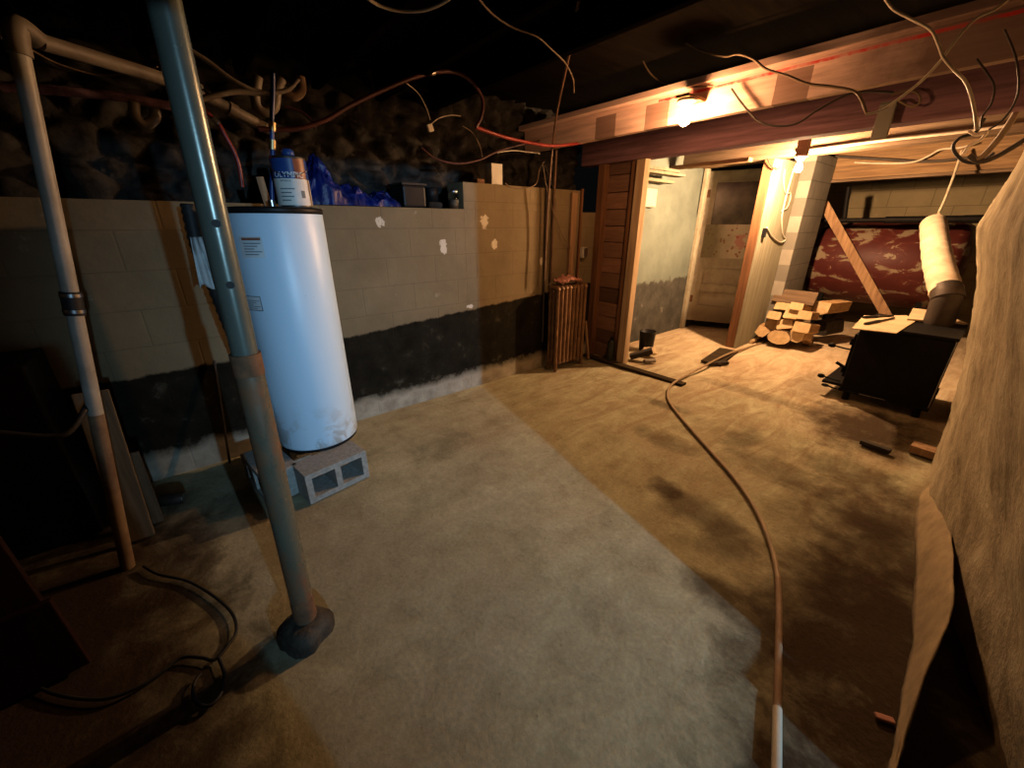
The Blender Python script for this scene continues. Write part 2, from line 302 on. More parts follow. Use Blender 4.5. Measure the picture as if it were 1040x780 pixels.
# ------------------------------------------------------------------ mesh building
class MB:
    def __init__(s): s.v = []; s.f = []; s.sm = []
    def add(s, vs, fs, smooth=False):
        o = len(s.v); s.v += [Vector(p) for p in vs]; s.f += [tuple(i+o for i in q) for q in fs]; s.sm += [smooth]*len(fs); return s
    def box(s, lo, hi, m=None, c=0.0):
        lo = Vector(lo); hi = Vector(hi)
        bm = bmesh.new(); bmesh.ops.create_cube(bm, size=1)
        for v in bm.verts: v.co = Vector([lo[i]+(v.co[i]+.5)*(hi[i]-lo[i]) for i in range(3)])
        if c: bmesh.ops.bevel(bm, geom=list(bm.edges), offset=c, segments=2, affect='EDGES', profile=.6)
        bm.verts.index_update()
        vs = [(m @ v.co) if m else v.co.copy() for v in bm.verts]; fs = [[v.index for v in f.verts] for f in bm.faces]; bm.free()
        return s.add(vs, fs)
    def tube(s, pts, r, n=8, caps=True, smooth=True):
        pts = [Vector(p) for p in pts]; k = len(pts); rs = r if isinstance(r, (list, tuple)) else [r]*k
        vs = []; fs = []; pu = None
        for i, p in enumerate(pts):
            t = (pts[min(i+1, k-1)]-pts[max(i-1, 0)])
            t = t.normalized() if t.length > 1e-9 else Vector((0, 0, 1))
            if pu is None:
                a = Vector((0, 0, 1)) if abs(t.z) < .9 else Vector((1, 0, 0)); u = t.cross(a).normalized()
            else: u = (pu - t*pu.dot(t)).normalized()
            pu = u; w = t.cross(u)
            for j in range(n):
                a = 2*math.pi*j/n; vs.append(p + (u*math.cos(a)+w*math.sin(a))*rs[i])
        for i in range(k-1):
            for j in range(n): fs.append((i*n+j, i*n+(j+1) % n, (i+1)*n+(j+1) % n, (i+1)*n+j))
        s.add(vs, fs, smooth)
        if caps: s.add([v for v in vs[:n]], [tuple(reversed(range(n)))]); s.add([v for v in vs[-n:]], [tuple(range(n))])
        return s
    def lathe(s, c, prof, n=32, smooth=True, axis='Z'):
        c = Vector(c); vs = []; fs = []; k = len(prof)
        for r, z in prof:
            for j in range(n):
                a = 2*math.pi*j/n; x, y = r*math.cos(a), r*math.sin(a)
                vs.append(c + {'Z': Vector((x, y, z)), 'X': Vector((z, x, y)), 'Y': Vector((x, z, y))}[axis])
        for i in range(k-1):
            for j in range(n): fs.append((i*n+j, i*n+(j+1) % n, (i+1)*n+(j+1) % n, (i+1)*n+j))
        return s.add(vs, fs, smooth)
    def grid(s, fn, nu, nv, smooth=True, thick=0.0):
        vs = [Vector(fn(i/nu, j/nv)) for i in range(nu+1) for j in range(nv+1)]
        fs = [(i*(nv+1)+j, (i+1)*(nv+1)+j, (i+1)*(nv+1)+j+1, i*(nv+1)+j+1) for i in range(nu) for j in range(nv)]
        return s.add(vs, fs, smooth)
    def prism(s, poly, d):
        d = Vector(d); a = [Vector(p) for p in poly]; n = len(a)
        return s.add(a+[p+d for p in a], [tuple(reversed(range(n))), tuple(range(n, 2*n))]+[(i, (i+1) % n, n+(i+1) % n, n+i) for i in range(n)])
    def build(s, name, m, parent=None, loc=None, bevel=0, solid=0, merge=False):
        if parent is not None: o0 = WL[parent.name]
        elif loc is not None: o0 = Vector(loc)
        else:
            xs = [v.x for v in s.v]; ys = [v.y for v in s.v]; zs = [v.z for v in s.v]
            o0 = Vector(((min(xs)+max(xs))/2, (min(ys)+max(ys))/2, min(zs)))
        me = bpy.data.meshes.new(name); me.from_pydata([v-o0 for v in s.v], [], s.f); me.update()
        for p, q in zip(me.polygons, s.sm): p.use_smooth = q
        bm = bmesh.new(); bm.from_mesh(me)
        if merge: bmesh.ops.remove_doubles(bm, verts=bm.verts, dist=1e-4)
        bmesh.ops.recalc_face_normals(bm, faces=bm.faces); bm.to_mesh(me); bm.free()
        me.materials.append(M[m] if isinstance(m, str) else m)
        o = bpy.data.objects.new(name, me); COL.objects.link(o)
        if parent is not None: o.parent = parent; WL[o.name] = o0
        else: o.location = o0; WL[o.name] = o0
        if bevel:
            b = o.modifiers.new('Bevel', 'BEVEL'); b.width = bevel; b.segments = 2; b.limit_method = 'ANGLE'
        if solid:
            b = o.modifiers.new('Solidify', 'SOLIDIFY'); b.thickness = solid
        return o
WL = {}
def tag(o, label, cat, group=None, kind=None):
    o['label'] = label; o['category'] = cat
    if group: o['group'] = group
    if kind: o['kind'] = kind
    return o
def thing(name, label, cat, loc, group=None):
    o = bpy.data.objects.new(name, None); o.empty_display_size = .1; COL.objects.link(o); o.location = loc
    WL[o.name] = Vector(loc); return tag(o, label, cat, group)
def struct(o): o['kind'] = 'structure'; return o
def smooth_path(pts, k=6):
    pts = [Vector(p) for p in pts]; out = []
    for i in range(len(pts)-1):
        p0 = pts[max(i-1, 0)]; p1 = pts[i]; p2 = pts[i+1]; p3 = pts[min(i+2, len(pts)-1)]
        for j in range(k):
            t = j/k
            out.append(.5*((2*p1)+(p2-p0)*t+(2*p0-5*p1+4*p2-p3)*t*t+(3*p1-p0-3*p2+p3)*t**3))
    return out+[pts[-1]]
def interp(tab, x):
    for (x0, y0), (x1, y1) in zip(tab, tab[1:]):
        if x <= x1: return y0+(y1-y0)*max(0, (x-x0)/(x1-x0))
    return tab[-1][1]
def nz(p, s=1.0, seed=0): return noise.fractal(Vector(p)*s+Vector((seed*7.3, seed*3.1, seed*1.7)), 1.0, 2.0, 4)

# ------------------------------------------------------------------ setting
WX = -3.05          # face of the block wall
CEIL = 2.58
def floor_fn(a, b):
    x = -3.6+a*9.0; y = -3.0+b*12.2
    return (x, y, .012*nz((x, y, 0), .9)*(0 if x > 1 else 1)-.004)
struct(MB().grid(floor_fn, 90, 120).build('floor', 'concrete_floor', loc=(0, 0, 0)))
struct(MB().box((-3.6, -3.0, CEIL), (5.4, 9.2, CEIL+.04)).build('ceiling', 'subfloor_wood'))
lw = MB(); lw.box((-3.62, -3.0, -.05), (WX, 1.99, 1.62), c=.004); lw.box((-3.42, 1.99, -.05), (WX, 6.3, 1.62)); lw.box((-3.3, 1.99, 1.62), (WX, 3.47, 1.825), c=.004)
struct(lw.build('wall_left', 'painted_block'))
def stone_fn(a, b):
    y = -3.0+a*6.8; z = 1.6+b*1.0
    p = Vector((0, y*5.0, z*7.0)); d = noise.voronoi(p)[0]
    q = min(1.0, (d[1]-d[0])*2.4)
    return (-3.50+.10*q+.03*nz((y, z, 1), 5), y, z)
struct(MB().grid(stone_fn, 240, 44).build('wall_left_upper', 'rubble_stone'))
struct(MB().box((-3.62, -3.0, -.05), (5.4, -2.9, 2.6)).build('wall_rear', 'dark_wall'))
struct(MB().box((-3.6, 8.9, -.05), (1.6, 9.0, 2.6)).build('wall_far', 'olive_far_block'))
# parged foundation wall beside the camera
RW = [1.42, 2.2, 3.0, 3.5, 4.5, 5.0]
RT_ = {0: [.46, .26, .10, .075, .06, .06], .4: [.37, .22, .07, .045, .03, .02], .8: [.235, .13, .02, .0, -.03, -.05], 1.2: [.115, .05, -.04, -.08, -.125, -.15],
       1.5: [.03, -.03, -.11, -.16, -.215, -.25], 1.9: [.0, -.04, -.09, -.11, -.145, -.17], 2.58: [-.02, -.04, -.06, -.07, -.1, -.12]}
def rwx(y, z):
    zs = sorted(RT_)
    return interp([(q, interp(list(zip(RW, RT_[q])), y)) for q in zs], z)
def rw_fn(a, b):
    z = b*CEIL; y = 1.44+a*3.58 - .2344*max(-.05, rwx(1.44, z)+.03)*(1-a)
    return (rwx(y, z)+.018*nz((y, z, 3), 2.4)+.006*nz((y, z, 3), 11), y, z-.02)
rw = MB().grid(rw_fn, 90, 64)
A = [Vector(rw_fn(0, j/64)) for j in range(65)]; B = [Vector(rw_fn(1, j/64)) for j in range(65)]
for L_, y_ in ((A, 1.262), (B, 5.05)):
    vs = L_+[Vector((.62, y_ if L_ is A else y_, p.z)) for p in L_]
    rw.add(vs, [(j, j+1, 66+j, 65+j) for j in range(64)])
struct(rw.build('wall_right', 'parged_wall', merge=True))
fo = MB().box((.50, 1.10, -.02), (.62, 1.27, .29), c=.01); struct(fo.build('shadow_step_block', 'shadow_step_concrete'))  # unseen block added to cast the step in the cold light's edge
struct(MB().box((.62, 1.30, -.05), (.7, 9.0, 2.6)).build('wall_recess', 'dark_wall'))
# entry: unseen wall shaped to cast the near-left shadow, head over the opening, the little room the cold lamp hangs in
prof = [(-2.95, 0), (.13, 0), (.115, .456), (.065, .587), (.0, .66), (-.06, .73), (-.09, .80), (-.11, 1.38), (-.45, 1.42), (-.45, 2.6), (-2.95, 2.6)]
struct(MB().prism([(.40, y, z) for y, z in prof], (.12, 0, 0)).build('wall_entry_blocker', 'dark_wall'))
struct(MB().box((.40, -.45, 1.925), (.62, 1.27, 2.6)).build('wall_entry_head', 'dark_wall'))
struct(MB().box((5.2, -3.0, -.05), (5.4, 3.0, 2.6)).build('wall_entry_back', 'dark_wall'))
struct(MB().box((.7, 2.9, -.05), (5.4, 3.0, 2.6)).build('wall_entry_side', 'dark_wall'))
# joists overhead
jy = [-1.2, -.75, -.3, .15, .6, 1.05, 1.5, 1.95]
for y in jy:
    j = MB().box((-3.42, y-.025, 2.37), (.38, y+.025, CEIL), c=.004).build('ceiling_joist', 'joist_wood')
    tag(j, 'dark rough sawn ceiling joist crossing overhead in the gloom', 'joist', 'dark ceiling joists')
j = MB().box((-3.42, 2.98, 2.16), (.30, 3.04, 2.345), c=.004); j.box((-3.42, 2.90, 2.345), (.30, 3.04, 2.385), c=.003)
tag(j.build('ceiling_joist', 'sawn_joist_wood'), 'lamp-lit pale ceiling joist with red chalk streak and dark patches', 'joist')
g = MB().box((-3.3, 3.70, 2.086), (-.09, 3.86, 2.34), c=.012)
tag(g.build('girder', 'girder_wood'), 'dark weathered wooden girder resting on the doorway post', 'beam')
for y in (4.2, 4.65, 5.05):
    j = MB().box((-3.3, y-.025, 2.33), (.6, y+.025, CEIL), c=.004).build('ceiling_joist', 'girder_wood')
    tag(j, 'brown ceiling joist between the dark girder and the tan header', 'joist', 'brown joists beyond the girder')
# headers
b2z = 2.19
h = MB().box((-2.05, 7.01, 2.05), (.6, 7.11, 2.36), c=.006)
tag(h.build('header_beam', 'header_wood'), 'tan wooden header beam over the oil tank opening', 'beam')
h = MB().box((-2.05, 6.98, 2.015), (.6, 7.11, 2.045), c=.004)
tag(h.build('header_plank', 'grey_plank'), 'thin weathered plank under the tan header beam', 'plank')
h = MB().box((-3.03, 5.32, b2z-.02), (.6, 5.50, 2.33), c=.01)
tag(h.build('header_beam', 'grey_plank'), 'brown beam across post top above the far bare bulb', 'beam')
h = MB().box((-3.03, 5.02, 2.13), (-2.1, 5.12, 2.17), c=.005)
tag(h.build('lintel_board', 'header_wood'), 'weathered tan lintel board over the alcove in front of door', 'plank')
h = MB()
for k, (x, z) in enumerate(((-2.98, 1.96), (-2.85, 2.02), (-2.93, 2.07))): h.box((x, 4.0+.1*k, z), (x+.12, 4.9, z+.03), c=.003)
tag(h.build('shim_boards', 'pale_panel_wood'), 'splintered pale shim boards packed above the alcove wall', 'board')
# partition of horizontal planks
pp = MB()
k = 0
while k*.165 < 2.05:
    z0 = k*.165; pp.box((-3.05, 3.79+random.uniform(-.004, .004), z0+.004), (-2.60, 3.815, min(2.085, z0+.16)), c=.002); k += 1
pp.box((-3.05, 3.815, 0), (-2.60, 3.83, 2.085))
struct(pp.build('wall_partition', 'partition_planks', loc=(-2.83, 3.8, 0)))
tag(MB().box((-3.05, 3.70, .004), (-2.97, 3.785, 2.084), c=.004).build('stud', 'brown_post_wood'), 'brown stud in the corner behind the radiator', 'post')
tag(MB().box((-2.67, 3.745, .004), (-2.60, 3.785, 2.084), c=.004).build('stud', 'brown_post_wood'), 'dark narrow stud between planks and pale doorway post', 'post')
tag(MB().box((-2.585, 3.70, .006), (-2.49, 3.79, 2.084), c=.005).build('doorway_post', 'pale_stud_wood'), 'pale weathered post at the end of the plank partition', 'post')
sb = MB().box((-3.0, 3.60, .004), (-1.72, 3.69, .03), c=.004)
tag(sb.build('sill_board', 'sill_wood'), 'dark worn sill board on floor by the plank partition', 'board')
# alcove
al = MB().box((-3.12, 3.86, 1.62), (-3.02, 6.3, 2.5)); al.box((-3.06, 3.86, -.02), (-3.0, 6.3, 1.62))
struct(al.build('wall_alcove', 'alcove_plaster'))
struct(MB().box((-3.5, 7.2, -.05), (-1.95, 7.3, 2.58)).build('wall_alcove_back', 'dark_wall'))
bk = MB().box((-2.05, 6.2, -.02), (-1.82, 7.0, 2.3), c=.01); struct(bk.build('wall_pier', 'grey_block'))
tag(MB().box((-2.085, 5.38, .004), (-1.985, 5.48, 2.185), c=.005).build('doorway_post', 'brown_post_wood'), 'brown stud facing the alcove beside the far bare bulb', 'post')
pn = thing('post_panel', 'bright pale timber panel behind the brown stud, lit by far bulb', 'panel', (-1.94, 5.9, 0))
MB().box((-1.983, 5.385, .004), (-1.95, 6.19, 2.185), c=.004).build('board', 'pale_panel_wood', pn)
sw = MB().box((-1.949, 5.40, 1.36), (-1.92, 5.46, 1.46), c=.004).build('switch_box', 'black_plastic', pn)
# ------------------------------------------------------------------ door
HX, HY = -2.98, 5.98
dr = bpy.data.objects.new('door_1', None); COL.objects.link(dr); dr.location = (HX, HY, .10); dr.rotation_euler = (0, 0, R_(24)); WL[dr.name] = Vector((0, 0, 0))
struct(dr)
def dp(name, m, boxes, parent=dr, c=.003):
    b = MB()
    for lo, hi in boxes: b.box(lo, hi, c=c)
    return b.build(name, m, parent)
W_, T_ = .92, .045
dp('door_leaf', 'door_paint', [((0, 0, .02), (.12, T_, 2.08)), ((W_-.12, 0, .02), (W_, T_, 2.08)), ((.12, 0, 1.94), (W_-.12, T_, 2.08)), ((.12, 0, .02), (W_-.12, T_, .24)),
    ((.12, 0, .48), (W_-.12, T_, .56)), ((.12, 0, .82), (W_-.12, T_, .95)), ((.12, .022, .24), (W_-.12, .036, .48)), ((.12, .022, .56), (W_-.12, .036, .82))])
dp('door_moulding', 'door_paint', [((.12, -.009, z), (W_-.12, .016, z+.016)) for z in (.24, .466, .56, .806, .935, 1.935)]+[((x, -.009, z0), (x+.014, .016, z1)) for x in (.12, W_-.132) for z0, z1 in ((.24, .48), (.56, .82))])
dp('door_window', 'dirty_pane', [((.12, .015, .95), (W_-.12, .03, 1.94))])
dp('door_paper', 'floral_paper', [((.06, -.005, .95), (W_-.05, -.001, 1.40))], c=0)
dp('door_hinge', 'rust', [((-.005, -.006, 1.75), (.05, -.001, 1.85))]); dp('door_hinge', 'rust', [((-.005, -.006, .3), (.05, -.001, .4))])
fr = MB().box((-3.0, 5.86, .004), (-2.955, 5.955, 2.20), c=.004)
struct(fr.build('trim_2', 'door_paint'))
fr = MB().box((-3.0, 5.80, 2.20), (-2.0, 5.90, 2.33), c=.004); struct(fr.build('trim_3', 'header_wood'))
# ------------------------------------------------------------------ bare bulbs
def bulb(loc, label, m, back):
    x, y, z = loc
    t = thing('ceiling_light', label, 'light', (x, y, z-.13))
    MB().box(*back, c=.003).build('mounting_board', 'header_wood', t)
    MB().lathe((x, y, z), [(0, 0), (.058, 0), (.062, -.006), (.058, -.016), (.034, -.026), (.030, -.045), (0, -.045)], 28).build('lamp_holder', 'white_porcelain', t)
    MB().lathe((x, y, z-.045), [(.013, 0), (.014, -.012), (.024, -.032), (.033, -.055), (.034, -.07), (.029, -.088), (.016, -.1), (0, -.103)], 24).build('bulb', m, t)
b1 = pY(698, 101, 2.82)
bulb(tuple(b1), 'bare glowing bulb in white holder below lamp-lit pale joist', 'bulb_glow', ((b1.x-.045, 2.75, b1.z+.001), (b1.x+.045, 2.975, b1.z+.02)))
b2 = pY(814, 158, 5.08)
bulb(tuple(b2), 'bare glowing bulb beside the pale timber panel near firewood', 'far_bulb_glow', ((b2.x-.045, 5.035, b2.z+.001), (b2.x+.045, 5.125, 2.329)))
# cold lamp in the entry room
ld = bpy.data.lights.new('entry_lamp', 'SPOT'); ld.energy = 1120; ld.color = (.40, .71, 1.0); ld.spot_size = R_(45); ld.spot_blend = 1.0; ld.shadow_soft_size = .035
lo = bpy.data.objects.new('entry_lamp', ld); COL.objects.link(lo); lo.location = (4.3, .41, 1.9); lo.rotation_euler = (Vector((-2.3, 1.85, .7))-Vector((4.3, .41, 1.9))).to_track_quat('-Z', 'Y').to_euler()
# ------------------------------------------------------------------ steel support pole
px, py = -1.352, .066
t = thing('support_pole', 'greenish steel support pole with pin holes standing before water heater', 'pole', (px, py, 0))
ptop = pX(166, 0, px); pdir = (ptop-Vector((px, py, 0))); pdir = pdir/pdir.z
def pp_(z): return Vector((px, py, 0))+pdir*z
MB().tube([pp_(1.10), pp_(2.34)], .034, 28).build('upper_tube', 'green_painted_steel', t)
MB().tube([pp_(.03), pp_(.10), pp_(1.0), pp_(1.12)], .039, 28).build('lower_tube', 'rusty_green_steel', t)
MB().tube([pp_(1.085), pp_(1.15)], .0405, 28).build('rust_collar', 'rust', t)
tp_ = pp_(2.34); MB().box((tp_.x-.09, tp_.y-.09, 2.34), (tp_.x+.09, tp_.y+.09, 2.352)).build('top_plate', 'rust', t)
MB().tube([pp_(.09), pp_(.18)], [.0405, .040], 28).build('rust_ring', 'rust', t)
bm_ = MB().lathe((px+.008, py-.008, 0), [(.082, -.01), (.08, .03), (.076, .06), (.06, .075), (.04, .078), (0, .078)], 20)
for v in bm_.v:
    q = Vector((v.x-px-.008, v.y-py+.008, 0)); a_ = math.atan2(q.y, q.x)
    v += q*(.22*abs(math.cos(2*a_+.6))) + Vector((nz(v, 16)*.012, nz(v, 16, 2)*.012, 0))
bm_.build('concrete_footing', 'dark_concrete', t)
for u, v in ((222, 227), (235, 288)):
    d = pp_(pX(u, v, px).z); dirc = (CAM+RT*.12-d); dirc.z = 0; dirc.normalize()
    MB().tube([d+dirc*.028, d+dirc*.0345], .010, 14).build('pin_hole', 'black_rubber', t)
# ------------------------------------------------------------------ white drain pipe
wx, wy = -2.241, -.51
t = thing('drain_pipe', 'white drain pipe rising to an elbow behind leaning board', 'pipe', (wx, wy, 0))
wt = pX(16, 34, -2.3); wd_ = (wt-Vector((wx, wy, 0))); wd_ = wd_/wd_.z; wtz = wt.z
def wp_(z): return Vector((wx, wy, 0))+wd_*z
MB().tube([wp_(.76), wp_(wtz-.04)], .025, 20).build('white_upper_pipe', 'white_pvc', t)
MB().tube([wp_(-.02), wp_(.36), wp_(.76)], .026, 20).build('rusty_lower_pipe', 'rusty_cream_pipe', t)
MB().tube([wp_(1.17), wp_(1.26)], .031, 20).build('coupling', 'black_rubber', t)
for z in (1.18, 1.24): MB().tube([wp_(z), wp_(z+.012)], .0325, 20).build('clamp', 'steel', t)
el = wp_(wtz+.02); nx = pX(40, 42, -2.34)
MB().tube(smooth_path([wp_(wtz-.06), wp_(wtz-.01), el+(nx-el)*.25+Vector((0, 0, .01)), nx]), .031, 18).build('elbow', 'dirty_cream_pipe', t)
rn = smooth_path([nx, pX(100, 60, -2.46), pX(165, 80, -2.58), pX(205, 96, -2.66), pX(240, 114, -2.72), pX(276, 133, -2.80)])
MB().tube(rn, .026, 16).build('horizontal_run', 'dirty_cream_pipe', t)
for q in (.45, .75):
    i = int(len(rn)*q); MB().tube([rn[i]-(rn[i+1]-rn[i])*.5, rn[i+1]], .032, 16).build('pipe_joint', 'dirty_cream_pipe', t)
# traps and thin waste lines under the ceiling
def pipe(name, label, cat, pts, r, m, n=10, k=6, group=None, parts=()):
    P = smooth_path(pts, k)
    if not parts: return tag(MB().tube(P, r, n).build(name, m), label, cat, group)
    t = thing(name, label, cat, P[0], group); MB().tube(P, r, n).build('tube', m, t)
    for nm, f0, f1, rr, mm in parts:
        i0 = int(f0*(len(P)-1)); i1 = max(i0+1, int(f1*(len(P)-1))); MB().tube(P[i0:i1+1], rr, n).build(nm, mm, t)
    return t
pipe('drain_trap', 'cream curved drain trap hanging above the water heater', 'pipe', [pX(u, v, -2.75) for u, v in ((262, 78), (259, 98), (262, 110), (271, 114), (279, 108), (281, 92), (286, 80))], .024, 'dirty_cream_pipe', 14)
pipe('drain_trap', 'stubby brownish pipe bend in dark ceiling beside cream trap', 'pipe', [pX(u, v, -2.8) for u, v in ((288, 92), (298, 98), (306, 92), (305, 78))], .024, 'rusty_cream_pipe', 14)
pipe('drain_trap', 'dim pipe bend under ceiling between white pipe and steel pole', 'pipe', [pX(u, v, -2.8) for u, v in ((136, 104), (138, 118), (147, 126), (157, 120), (157, 110))], .022, 'dirty_cream_pipe', 14)
pipe('waste_line', 'thin pale line slanting from steel pole to cream trap', 'pipe', [pX(u, v, -2.6) for u, v in ((185, 46), (212, 63), (236, 81), (262, 93), (290, 92), (303, 80))], .011, 'dirty_cream_pipe')
pipe('waste_line', 'short pale branch line curving toward the cream trap', 'pipe', [pX(u, v, -2.6) for u, v in ((203, 101), (222, 96), (240, 93), (268, 95))], .013, 'dirty_cream_pipe')
pipe('supply_line', 'faint dark pipe running along ceiling over stone wall', 'pipe', [pX(u, v, -2.9) for u, v in ((0, 88), (60, 92), (120, 98), (175, 108))], .02, 'girder_wood')
# ------------------------------------------------------------------ water heater
hx, hy, hr = -2.585, .48, .235
HZ0, HZ1 = .205, 1.57
t = thing('water_heater', 'tall pale blue cylindrical water heater on cinder blocks', 'water heater', (hx, hy, HZ0))
MB().lathe((hx, hy, 0), [(0, HZ0+.012), (hr-.012, HZ0+.012), (hr-.002, HZ0+.02), (hr, HZ0+.03), (hr, HZ1-.012), (hr-.002, HZ1-.006), (0, HZ1-.006)], 64).build('tank_jacket', 'heater_enamel', t)
MB().lathe((hx, hy, 0), [(0, HZ0), (hr-.006, HZ0), (hr-.004, HZ0+.02), (0, HZ0+.02)], 48).build('bottom_ring', 'black_plastic', t)
MB().lathe((hx, hy, 0), [(0, HZ1+.012), (hr-.03, HZ1+.013), (hr+.001, HZ1+.008), (hr+.004, HZ1+.002), (hr+.004, HZ1-.018), (hr+.001, HZ1-.02), (0, HZ1-.02)], 64).build('top_cap', 'black_plastic', t)
def cyl_hit(u, v, cx, cy, r):
    d = ray(u, v); a = d.x**2+d.y**2; b = -2*(cx*d.x+cy*d.y); c = cx*cx+cy*cy-r*r
    q = b*b-4*a*c
    return CAM+d*((-b-math.sqrt(max(q, 0)))/(2*a))
def patch(cx, cy, r, a0, a1, z0, z1, off, n=10):
    return MB().grid(lambda i, j: (cx+(r+off)*math.cos(a0+(a1-a0)*i), cy+(r+off)*math.sin(a0+(a1-a0)*i), z0+(z1-z0)*j), n, 1)
def ang(p, cx, cy): return math.atan2(p.y-cy, p.x-cx)
def sticker(u0, v0, u1, v1, head):
    p0 = cyl_hit(u0, v0, hx, hy, hr); p1 = cyl_hit(u1, v1, hx, hy, hr); a0, a1 = ang(p0, hx, hy), ang(p1, hx, hy); z1, z0 = p0.z, p1.z
    s = patch(hx, hy, hr, a0, a1, z0, z1, .0015).build('sticker', 'sticker_white', t)
    if head: patch(hx, hy, hr, a0+.15*(a1-a0), a1-.05*(a1-a0), z1-.18*(z1-z0), z1-.06*(z1-z0), .0025).build('red_heading', 'sticker_red', s)
    ln = MB()
    for k in range(5):
        f = .30+.13*k; q = patch(hx, hy, hr, a0+.18*(a1-a0), a1-(.08+.14*((k*7) % 3))*(a1-a0), z1-(f+.04)*(z1-z0), z1-f*(z1-z0), .0025); ln.add(q.v, q.f, True)
    ln.build('printed_lines', 'sticker_line', s)
    if not head:
        q = MB()
        for e in ((a0, a1, z1-.004, z1), (a0, a1, z0, z0+.004), (a1-.02, a1, z0, z1)): w = patch(hx, hy, hr, *e, .0025); q.add(w.v, w.f, True)
        q.build('border', 'sticker_line', s)
sticker(242, 240, 270, 262, True); sticker(247, 299, 268, 316, False)
# grey flex duct with white cloth beside the heater (on its shaded flank)
fx, fy = -2.74, .12
t = thing('vent_hose', 'black ribbed hose hanging between block wall and water heater', 'hose', (fx, fy, .4))
pth = []
P = [(-2.80, .13, 1.60), (-2.80, .12, 1.38), (-2.76, .14, 1.2), (-2.68, .16, .95), (-2.62, .19, .7), (-2.60, .20, .42)]
sp = smooth_path(P, 12); MB().tube(sp, [.030+(.006 if i % 2 else 0) for i in range(len(sp))], 12).build('ribbed_tube', 'black_rubber', t)
def cloth_fn(p0, p1, w, seed, amp=.02):
    p0, p1 = Vector(p0), Vector(p1)
    def fn(a, b):
        p = p0.lerp(p1, b); wd = w*(.5+.6*b)
        off = Vector((amp*nz((a*3, b*4, seed), 1.2), (a-.5)*wd, .015*math.sin(a*9)*b))
        return p+off+Vector((.02*math.sin(a*14+seed), 0, 0))
    return fn
c = MB().grid(cloth_fn((-2.70, .12, 1.44), (-2.68, .13, 1.19), .10, 3), 16, 16).build('cloth', 'white_cloth', solid=.004)
tag(c, 'white cloth hanging on the black hose behind steel pole', 'cloth')
c = MB().grid(cloth_fn((-2.56, .19, .80), (-2.52, .20, .46), .07, 5), 14, 16).build('cloth', 'white_cloth', solid=.004)
tag(c, 'crumpled white cloth scrap low between heater and block wall', 'cloth')
# cinder blocks
def cinder(c, ang_, label, L=.37, Wd=.19, Hh=.193):
    t = thing('cinder_block', label, 'block', (c[0], c[1], 0))
    m = Matrix.Translation((c[0], c[1], .006)) @ Matrix.Rotation(ang_, 4, 'Z')
    b = MB(); w = .034
    # two square cells opening towards the room, faces along local y
    b.box((-Wd/2, -L/2, 0), (Wd/2, L/2, w), m, .003); b.box((-Wd/2, -L/2, Hh-w), (Wd/2, L/2, Hh), m, .003)
    for y0, y1 in ((-L/2, -L/2+w), (-w/2, w/2), (L/2-w, L/2)): b.box((-Wd/2, y0, w), (Wd/2, y1, Hh-w), m)
    b.build('block_body', 'cinder_block', t); return t
cinder((-2.275, .445), R_(9), 'grey cinder block with two open cells under heater front')
cinder((-2.485, .155), R_(99), 'grey cinder block turned endways under the heater behind pole')
cinder((-2.78, .47), R_(5), 'grey cinder block under the heater against the block wall')
# ------------------------------------------------------------------ on top of the heater
cx, cy, cr, cz = -2.60, .475, .083, HZ1+.0135
cx, cy = -2.545, .585
t = thing('paint_can', 'gallon paint can with blue and white label on water heater', 'paint can', (cx, cy, cz))
MB().lathe((cx, cy, cz), [(0, 0), (cr-.002, 0), (cr, .004), (cr, .235), (cr-.002, .239), (cr-.01, .239), (cr-.012, .232), (0, .232)], 40).build('can_body', 'steel', t)
MB().lathe((cx, cy, cz), [(cr+.001, .01), (cr+.001, .135)], 40).build('white_label_band', 'can_label', t)
MB().lathe((cx, cy, cz), [(cr+.001, .135), (cr+.001, .226)], 40).build('blue_label_band', 'can_blue', t)
ac = math.atan2(-cy, -cx)
patch(cx, cy, cr, ac+.25, ac+1.0, cz+.135, cz+.226, .0018).build('brown_label_patch', 'can_brown', t)
patch(cx, cy, cr, ac+1.05, ac+1.25, cz+.01, cz+.135, .0018).build('yellow_label_edge', 'brass', t)
q = MB()
for k, (w0, w1) in enumerate(((-.75, .1), (-.75, -.1), (-.75, .0), (-.75, -.2))): e = patch(cx, cy, cr, ac+w0, ac+w1, cz+.085-.018*k, cz+.09-.018*k, .0018); q.add(e.v, e.f)
q.build('label_print', 'sticker_line', t)
patch(cx, cy, cr, ac+.45, ac+.68, cz+.045, cz+.08, .0018).build('label_emblem', 'grey_block', t)
MB().tube([Vector((cx+cr*math.cos(a), cy+cr*math.sin(a), cz+.20)) + Vector((0, 0, -.05*math.sin((a-ac+1.57)/3.14*math.pi))) + Vector((math.cos(a), math.sin(a), 0))*.006 for a in [ac-1.57+3.14*i/24 for i in range(25)]], .0018, 6).build('bail_wire', 'steel', t)
def wrap_text(txt, size, a_mid, zb, r, cx, cy, m, parent, name):
    cu = bpy.data.curves.new('txt', 'FONT'); cu.body = txt; cu.size = size; cu.align_x = 'CENTER'; cu.extrude = .0004
    to = bpy.data.objects.new('txt', cu); COL.objects.link(to); dg = bpy.context.evaluated_depsgraph_get(); dg.update()
    me = bpy.data.meshes.new_from_object(to.evaluated_get(dg)); bpy.data.objects.remove(to)
    b = MB(); b.add([Vector((cx+(r+v.co.z)*math.cos(a_mid+v.co.x/r), cy+(r+v.co.z)*math.sin(a_mid+v.co.x/r), zb+v.co.y)) for v in me.vertices], [tuple(p.vertices) for p in me.polygons])
    return b.build(name, m, parent)
wrap_text('OLYMPIC', .036, ac-.12, cz+.141, cr+.0018, cx, cy, 'sticker_white', t, 'lettering')
